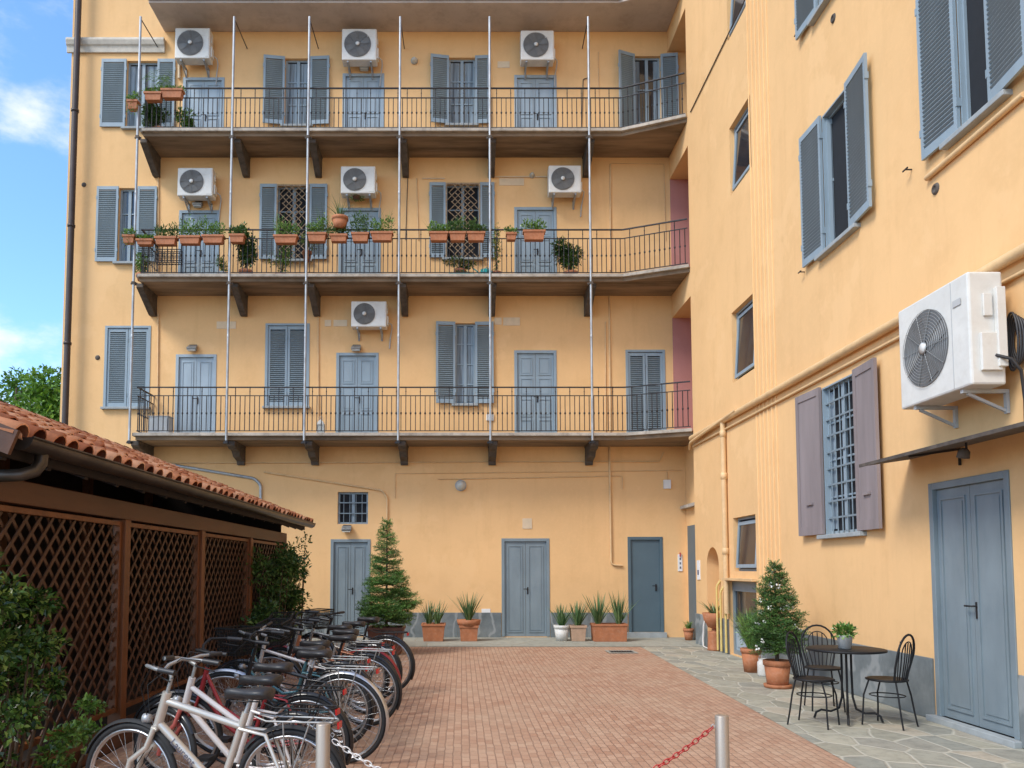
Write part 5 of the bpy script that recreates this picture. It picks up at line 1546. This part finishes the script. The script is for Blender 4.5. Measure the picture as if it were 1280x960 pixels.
def bicycle(label, X, Y, ang, lean, paint, style, R0=.335, rack=None, fmat='paint_black', bask=False, steer=0.0, saddle_h=.90, seatmat='vinyl', fat=1.0, bars='city', refl=True, text=None, fork=None, barw=1.0):
    """local: x forward, rear hub at origin; parks with handlebar forward"""
    t = thing('bicycle', label, 'bicycle', (X - .004 * Y, Y, 0), group='bicycles parked in a row beside the shed', rot=(R(lean), 0, R(ang)))
    hr = Vector((0, 0, R0 + .018)); WB = 1.02 + (R0 - .33)
    hf = Vector((WB, 0, R0 + .018)); bb = Vector((.43, 0, .285))
    st = Vector((.27, 0, saddle_h - .13)); ht = Vector((WB - .235, 0, .83)); hb = Vector((WB - .185, 0, .67))
    seat_top = bb + (st - bb) * .86
    f = MB(); q = .015 * fat
    if style == 'diamond':
        f.tube([st, bb], q, 10); f.tube([ht + Vector((.008, 0, -.03)), bb + (st - bb) * .82], q, 10); f.tube([hb, bb], q * 1.15, 10)
    elif style == 'step':
        f.tube([st, bb], q, 10); f.tube([hb, Vector((.62, 0, .42)), bb], q * 1.1, 10)
        f.tube([ht + Vector((.008, 0, -.02)), Vector((.66, 0, .56)), Vector((.5, 0, .46)), bb + (st - bb) * .42], q * .95, 10)
    else:  # mixte
        f.tube([st, bb], q, 10); f.tube([hb, bb], q * 1.15, 10); f.tube([ht + Vector((.01, 0, -.04)), bb + (st - bb) * .52], q, 10)
    f.tube([ht + Vector((-.006, 0, .02)), hb + Vector((.006, 0, -.02))], q * 1.25, 12)
    for s in (-1, 1):
        f.tube([bb + Vector((-.02, s * .03, 0)), Vector((.22, s * .045, R0 * .93)), hr + Vector((0, s * .06, 0))], q * .6, 8)
        f.tube([bb + (st - bb) * .8 + Vector((0, s * .02, 0)), hr + Vector((.13, s * .05, .30)), hr + Vector((0, s * .06, 0))], q * .55, 8)
    fo = f.build('frame', paint, t)
    if text:
        cu = bpy.data.curves.new('lettering', 'FONT'); cu.body = text; cu.size = .062; cu.extrude = .0008; cu.align_x = 'CENTER'; cu.align_y = 'CENTER'
        tmp = bpy.data.objects.new('tmp', cu); col.objects.link(tmp)
        dg = bpy.context.evaluated_depsgraph_get(); me = bpy.data.meshes.new_from_object(tmp.evaluated_get(dg)); bpy.data.objects.remove(tmp)
        me.materials.clear(); me.materials.append(M['inkgrey'])
        for sd_ in (1,):
            o = bpy.data.objects.new('lettering', me); col.objects.link(o); o.parent = fo
            d = (bb - hb).normalized()
            # text reads down the tube on the +y side (towards the camera)
            xa = d; ya = Vector((0, 1, 0)).cross(d) ; za = Vector((0, 1, 0))
            mt = Matrix((( -0, 0, 0), (0, 0, 0), (0, 0, 0)))
            ya = za.cross(xa)
            mt = Matrix((xa, ya, za)).transposed().to_4x4()
            mt.translation = (hb + bb) / 2 + d * -.04 + Vector((0, q * 1.15 + .001, 0))
            o.matrix_local = mt
    # fork
    k = MB()
    for s in (-1, 1): k.tube([hb + Vector((.01, s * .03, -.03)), hb + Vector((.05, s * .042, -.14)), hf + Vector((-.03, s * .05, .12)), hf + Vector((0, s * .052, 0))], q * .8, 8)
    k.tube([hb + Vector((.008, -.035, -.03)), hb + Vector((.008, .035, -.03))], q, 8)
    k.build('fork', fork or paint, t)
    # wheels
    for h_ in (hr, hf):
        mt_, mr_, ms_ = MB(), MB(), MB(); wheel(mt_, mr_, ms_, R0)
        wo = mr_.build('wheel', 'rim', t, loc=h_, fix=False)
        mt_.build('tyre', 'rubber', wo, fix=False); ms_.build('spokes', 'spoke', wo, fix=False)
    if fmat:
        fender(R0 + .036, R(25) * -1 + R(0) if False else R(38), R(208), fmat, 'rear_fender', t, hr)
        fender(R0 + .036, R(20), R(150), fmat, 'front_fender', t, hf)
    # cranks
    c = MB(); c.tube([(bb.x + .088 * math.cos(a * PI / 16), -.05, bb.z + .088 * math.sin(a * PI / 16)) for a in range(32)], .006, 6, closed=True)
    c.tube([(bb.x, -.06, bb.z), (bb.x, .06, bb.z)], .018, 10)
    ca = R(20 + hash(label) % 90) if False else R(25)
    for s in (-1, 1):
        e = bb + Vector((math.cos(ca) * .165 * s, s * .075, math.sin(ca) * .165 * s)); c.tube([bb + Vector((0, s * .06, 0)), e], .009, 6)
        c.box(e.x - .045, e.x + .045, min(e.y, e.y + s * .09), max(e.y, e.y + s * .09), e.z - .012, e.z + .012)
    for i in range(5):
        a = 2 * PI * i / 5; c.tube([(bb.x, -.05, bb.z), (bb.x + .085 * math.cos(a), -.05, bb.z + .085 * math.sin(a))], .006, 4)
    c.tube([(bb.x, -.05, bb.z + .088), (0, -.05, hr.z + .04)], .004, 4); c.tube([(bb.x, -.05, bb.z - .088), (0, -.05, hr.z - .04)], .004, 4)
    c.build('crankset', 'black_metal', t)
    # saddle and post
    MB().tube([bb + (st - bb) * .9, Vector((st.x - .03, 0, saddle_h - .05))], .0125, 10).build('seatpost', 'steel' if fat > 1 else 'black_metal', t)
    s = MB(); K = 9; vs = []
    prof = [(-.14, .02, -.01), (-.135, .075, 0.0), (-.10, .092, .008), (-.05, .088, .006), (0, .060, 0.0), (.05, .036, -.002), (.10, .024, 0), (.135, .018, -.002), (.15, .006, -.012)]
    for (x_, w_, z_) in prof:
        for j in range(8):
            a = 2 * PI * j / 8; yy = w_ * math.cos(a); zz = .022 * math.sin(a) if math.sin(a) > 0 else .042 * math.sin(a)
            vs.append((st.x + x_ - .02, yy, saddle_h - .012 + z_ + zz))
    s.add(vs, [(i * 8 + j, i * 8 + (j + 1) % 8, (i + 1) * 8 + (j + 1) % 8, (i + 1) * 8 + j) for i in range(len(prof) - 1) for j in range(8)] + [tuple(range(8)), tuple(range((len(prof) - 1) * 8, len(prof) * 8))], True)
    for y in (-.03, .03): s.tube([(st.x - .1, y, saddle_h - .06), (st.x + .08, y, saddle_h - .06)], .004, 4)
    s.build('saddle', seatmat, t)
    # handlebar
    hh = MB(); top = ht + (ht - hb).normalized() * .11
    hh.tube([ht, top], .013, 8)
    if bars == 'city':
        st_ = top + Vector((.05, 0, .045)); hh.tube([top, top + Vector((.01, 0, .03)), st_], .013, 8)
        hh.tube([st_ + Vector((-.22, -.27, .02)), st_ + Vector((-.10, -.26, .035)), st_ + Vector((.0, -.20, .045)), st_ + Vector((.02, -.08, .02)), st_, st_ + Vector((.02, .08, .02)), st_ + Vector((.0, .20, .045)), st_ + Vector((-.10, .26, .035)), st_ + Vector((-.22, .27, .02))], .011, 8)
        gr = [(st_ + Vector((-.23, s_ * .27, .02)), st_ + Vector((-.12, s_ * .262, .033))) for s_ in (-1, 1)]
    else:
        st_ = top + Vector((.08, 0, .03)); hh.tube([top, st_], .015, 8)
        hh.tube([st_ + Vector((-.06, -.3, .03)), st_ + Vector((-.01, -.12, .02)), st_, st_ + Vector((-.01, .12, .02)), st_ + Vector((-.06, .3, .03))], .011, 8)
        gr = [(st_ + Vector((-.06, s_ * .3, .03)), st_ + Vector((-.035, s_ * .19, .026))) for s_ in (-1, 1)]
    hh.v = [(p[0], p[1] * barw, p[2]) for p in hh.v]; gr = [(Vector((a.x, a.y * barw, a.z)), Vector((b.x, b.y * barw, b.z))) for a, b in gr]
    ho = hh.build('handlebar', 'dull' if fat > 1.2 or paint in ('paint_white', 'paint_teal') else 'black_metal', t)
    for a, b in gr: MB().tube([a, b], .016, 8).build('grip', 'vinyl', ho)
    bl = MB()
    for (a, b), s_ in zip(gr, (-1, 1)):
        bl.tube([b, b + Vector((.04, -s_ * .02, -.03)), a + Vector((.03, 0, -.05))], .005, 5)
        bl.tube([b, b + Vector((.1, -s_ * .08, .02)), st_ + Vector((.14, s_ * .03, -.10)), hb + Vector((.07, s_ * .01, .02))], .003, 5)
    bl.build('brake_lever', 'black_metal', ho)
    # rack
    if rack:
        rk = MB(); rz = hr.z + R0 + .07
        for y in (-.06, .06): rk.tube([(-.27, y * .8, rz), (-.1, y, rz), (.12, y, rz), (.2, y * .6, rz + .02)], .006, 6)
        for x_ in (-.25, -.12, 0, .1): rk.tube([(x_, -.06, rz), (x_, .06, rz)], .005, 6)
        rk.tube([(-.27, -.048, rz), (-.29, 0, rz), (-.27, .048, rz)], .006, 6)
        for s_ in (-1, 1): rk.tube([(-.14, s_ * .06, rz), (0, s_ * .065, hr.z)], .005, 6); rk.tube([(.02, s_ * .06, rz), (0, s_ * .065, hr.z)], .005, 6)
        rk.build('rack', rack, t)
    if refl:
        rm_ = MB(); x_ = -.29 if rack else -R0 * .8; rz = hr.z + R0 + .05 if rack else hr.z + R0 * .72
        rm_.box(x_ - .012, x_, -.028, .028, rz - .02, rz + .015); rm_.build('tail_light', 'reflector', t)
    if bask == 'front': basket(t, (WB - .05, 0, .80))
    if bask == 'rear': basket(t, (-.05, 0, hr.z + R0 + .08), .30, .34, .2)
    lm = MB(); lm.lathe([(.0, 0), (.025, .0), (.03, .04), (.0, .045)], (hb.x + .06, 0, hb.z + .02), 10, 'x'); lm.build('headlight', 'steel', t)
    if steer:
        ax = (ht - hb).normalized()
        for o_ in [c_ for c_ in col.objects if c_.parent == t]:
            nm = o_.name.split('.')[0]
            if nm in ('fork', 'handlebar', 'front_fender', 'headlight') or (nm == 'basket' and bask == 'front') or (nm == 'wheel' and o_.location.x > .5):
                o_.matrix_basis = Matrix.Translation(hb) @ Matrix.Rotation(R(steer), 4, ax) @ Matrix.Translation(-hb) @ Matrix.Translation(o_.location)
    # kickstand
    MB().tube([bb + Vector((-.05, .04, 0)), Vector((bb.x - .12, .16, .02))], .007, 6).build('kickstand', 'black_metal', t)
    return t
# rear hubs near x=-0.95; heading -x  (angle 180 +- a)
def hx(px, Y): return (px - 573) * Y / 1000
B = bicycle
B('champagne silver bicycle with grey saddle, nearest the camera', -.965, 4.72, 180 - 9, -3, 'paint_silver', 'diamond', .312, 'dull', 'rubber', text='Laurent', fat=1.45, saddle_h=.875, barw=.8, steer=-8)
B('white and pink bicycle with salmon fork, second from the camera', -1.05, 5.32, 180 - 14, -4, 'paint_white', 'mixte', .30, 'black_metal', 'paint_black', saddle_h=.87, bars='flat', fat=1.25, fork='paint_pink', barw=.8, steer=-18)
B('dark red step-through bicycle between the pink one and the big-wheeled one', -1.10, 5.95, 180 - 10, -5, 'paint_red', 'step', .315, 'black_metal', 'paint_black', saddle_h=.88, barw=.85, steer=12)
B('bicycle with large wheels and a bright rear mudguard', -.93, 6.62, 180 - 12, -3, 'paint_black', 'diamond', .345, 'dull', 'rim', saddle_h=.90, fat=1.1, barw=.85, steer=10)
B('teal bicycle with front basket behind the big-wheeled one', -1.08, 7.2, 180 - 12, -4, 'paint_teal', 'step', .32, 'black_metal', 'paint_black', saddle_h=.88, bask='front', barw=.9, steer=-14)
B('white bicycle squeezed between the teal and the black city bike', -1.10, 7.65, 180 - 15, -5, 'paint_white', 'diamond', .33, 'dull', 'paint_black', saddle_h=.89, bars='flat', steer=16)
B('black city bicycle with rear rack in the middle of the row', -.92, 8.15, 180 - 14, -4, 'paint_black', 'step', .34, 'dull', 'paint_black', saddle_h=.90, bask='front', steer=8)
B('copper bicycle with maroon mudguard past the middle of the row', -.97, 8.8, 180 - 13, -5, 'paint_orange', 'mixte', .335, 'black_metal', 'paint_red', saddle_h=.91, steer=-12)
B('cream bicycle with black basket, third from the far end', -1.12, 9.3, 180 - 18, -4, 'paint_silver', 'step', .33, 'dull', 'paint_black', saddle_h=.92, bask='front', steer=22)
B('dark grey bicycle with flat handlebar, second from the far end', -1.02, 9.75, 180 - 16, -3, 'dull', 'diamond', .335, None, 'paint_black', saddle_h=.93, bars='flat', steer=14)
B('black bicycle at the far end of the row beside the fir planter', -.90, 10.3, 180 - 18, -4, 'paint_black', 'diamond', .345, 'black_metal', 'paint_black', saddle_h=.95, bars='flat', bask='front', steer=-10)

# ------------------------------------------------------------------ world and sun
wd = bpy.data.worlds.new('World'); scene.world = wd; wd.use_nodes = True
nt = wd.node_tree; bg = nt.nodes['Background']
SE, SR = 46, 232
sky = nt.nodes.new('ShaderNodeTexSky'); sky.sky_type = 'NISHITA'; sky.sun_disc = False
sky.sun_elevation = R(SE); sky.sun_rotation = R(SR); sky.air_density = 1.0; sky.dust_density = .6; sky.ozone_density = 1.2
tc = nt.nodes.new('ShaderNodeTexCoord'); mp = nt.nodes.new('ShaderNodeMapping'); mp.inputs['Scale'].default_value = (1, 1, 1.9)
mp.inputs['Location'].default_value = (.0, .0, .35)
nt.links.new(tc.outputs['Generated'], mp.inputs['Vector'])
nz = nt.nodes.new('ShaderNodeTexNoise'); nz.inputs['Scale'].default_value = 3.1; nz.inputs['Detail'].default_value = 9; nz.inputs['Roughness'].default_value = .56
nt.links.new(mp.outputs['Vector'], nz.inputs['Vector'])
rp = nt.nodes.new('ShaderNodeValToRGB'); rp.color_ramp.elements[0].position = .45; rp.color_ramp.elements[1].position = .60
rp.color_ramp.interpolation = 'EASE'
nt.links.new(nz.outputs['Fac'], rp.inputs['Fac'])
mx = nt.nodes.new('ShaderNodeMix'); mx.data_type = 'RGBA'
mx.inputs[7].default_value = (8.6, 8.7, 8.9, 1)
nt.links.new(rp.outputs['Color'], mx.inputs[0])
gn = nt.nodes.new('ShaderNodeMix'); gn.data_type = 'RGBA'; gn.blend_type = 'MULTIPLY'; gn.inputs[0].default_value = 1; gn.inputs[7].default_value = (1.55, 2.05, 2.5, 1)
nt.links.new(sky.outputs[0], gn.inputs[6]); nt.links.new(gn.outputs[2], mx.inputs[6])
nt.links.new(mx.outputs[2], bg.inputs['Color']); bg.inputs['Strength'].default_value = .14
sun = bpy.data.lights.new('sun', 'SUN'); sun.energy = 2.95; sun.angle = R(19); sun.color = (1, .95, .87)
so = bpy.data.objects.new('sun', sun); col.objects.link(so)
# direction towards the sun, matching the sky texture
az = R(SR); el = R(SE)
dv = Vector((math.sin(az) * math.cos(el), math.cos(az) * math.cos(el), math.sin(el)))
so.rotation_euler = dv.to_track_quat('Z', 'Y').to_euler()
scene.view_settings.view_transform = 'Standard'; scene.view_settings.look = 'None'; scene.view_settings.exposure = 0; scene.view_settings.gamma = 1
scene.cycles.max_bounces = 6
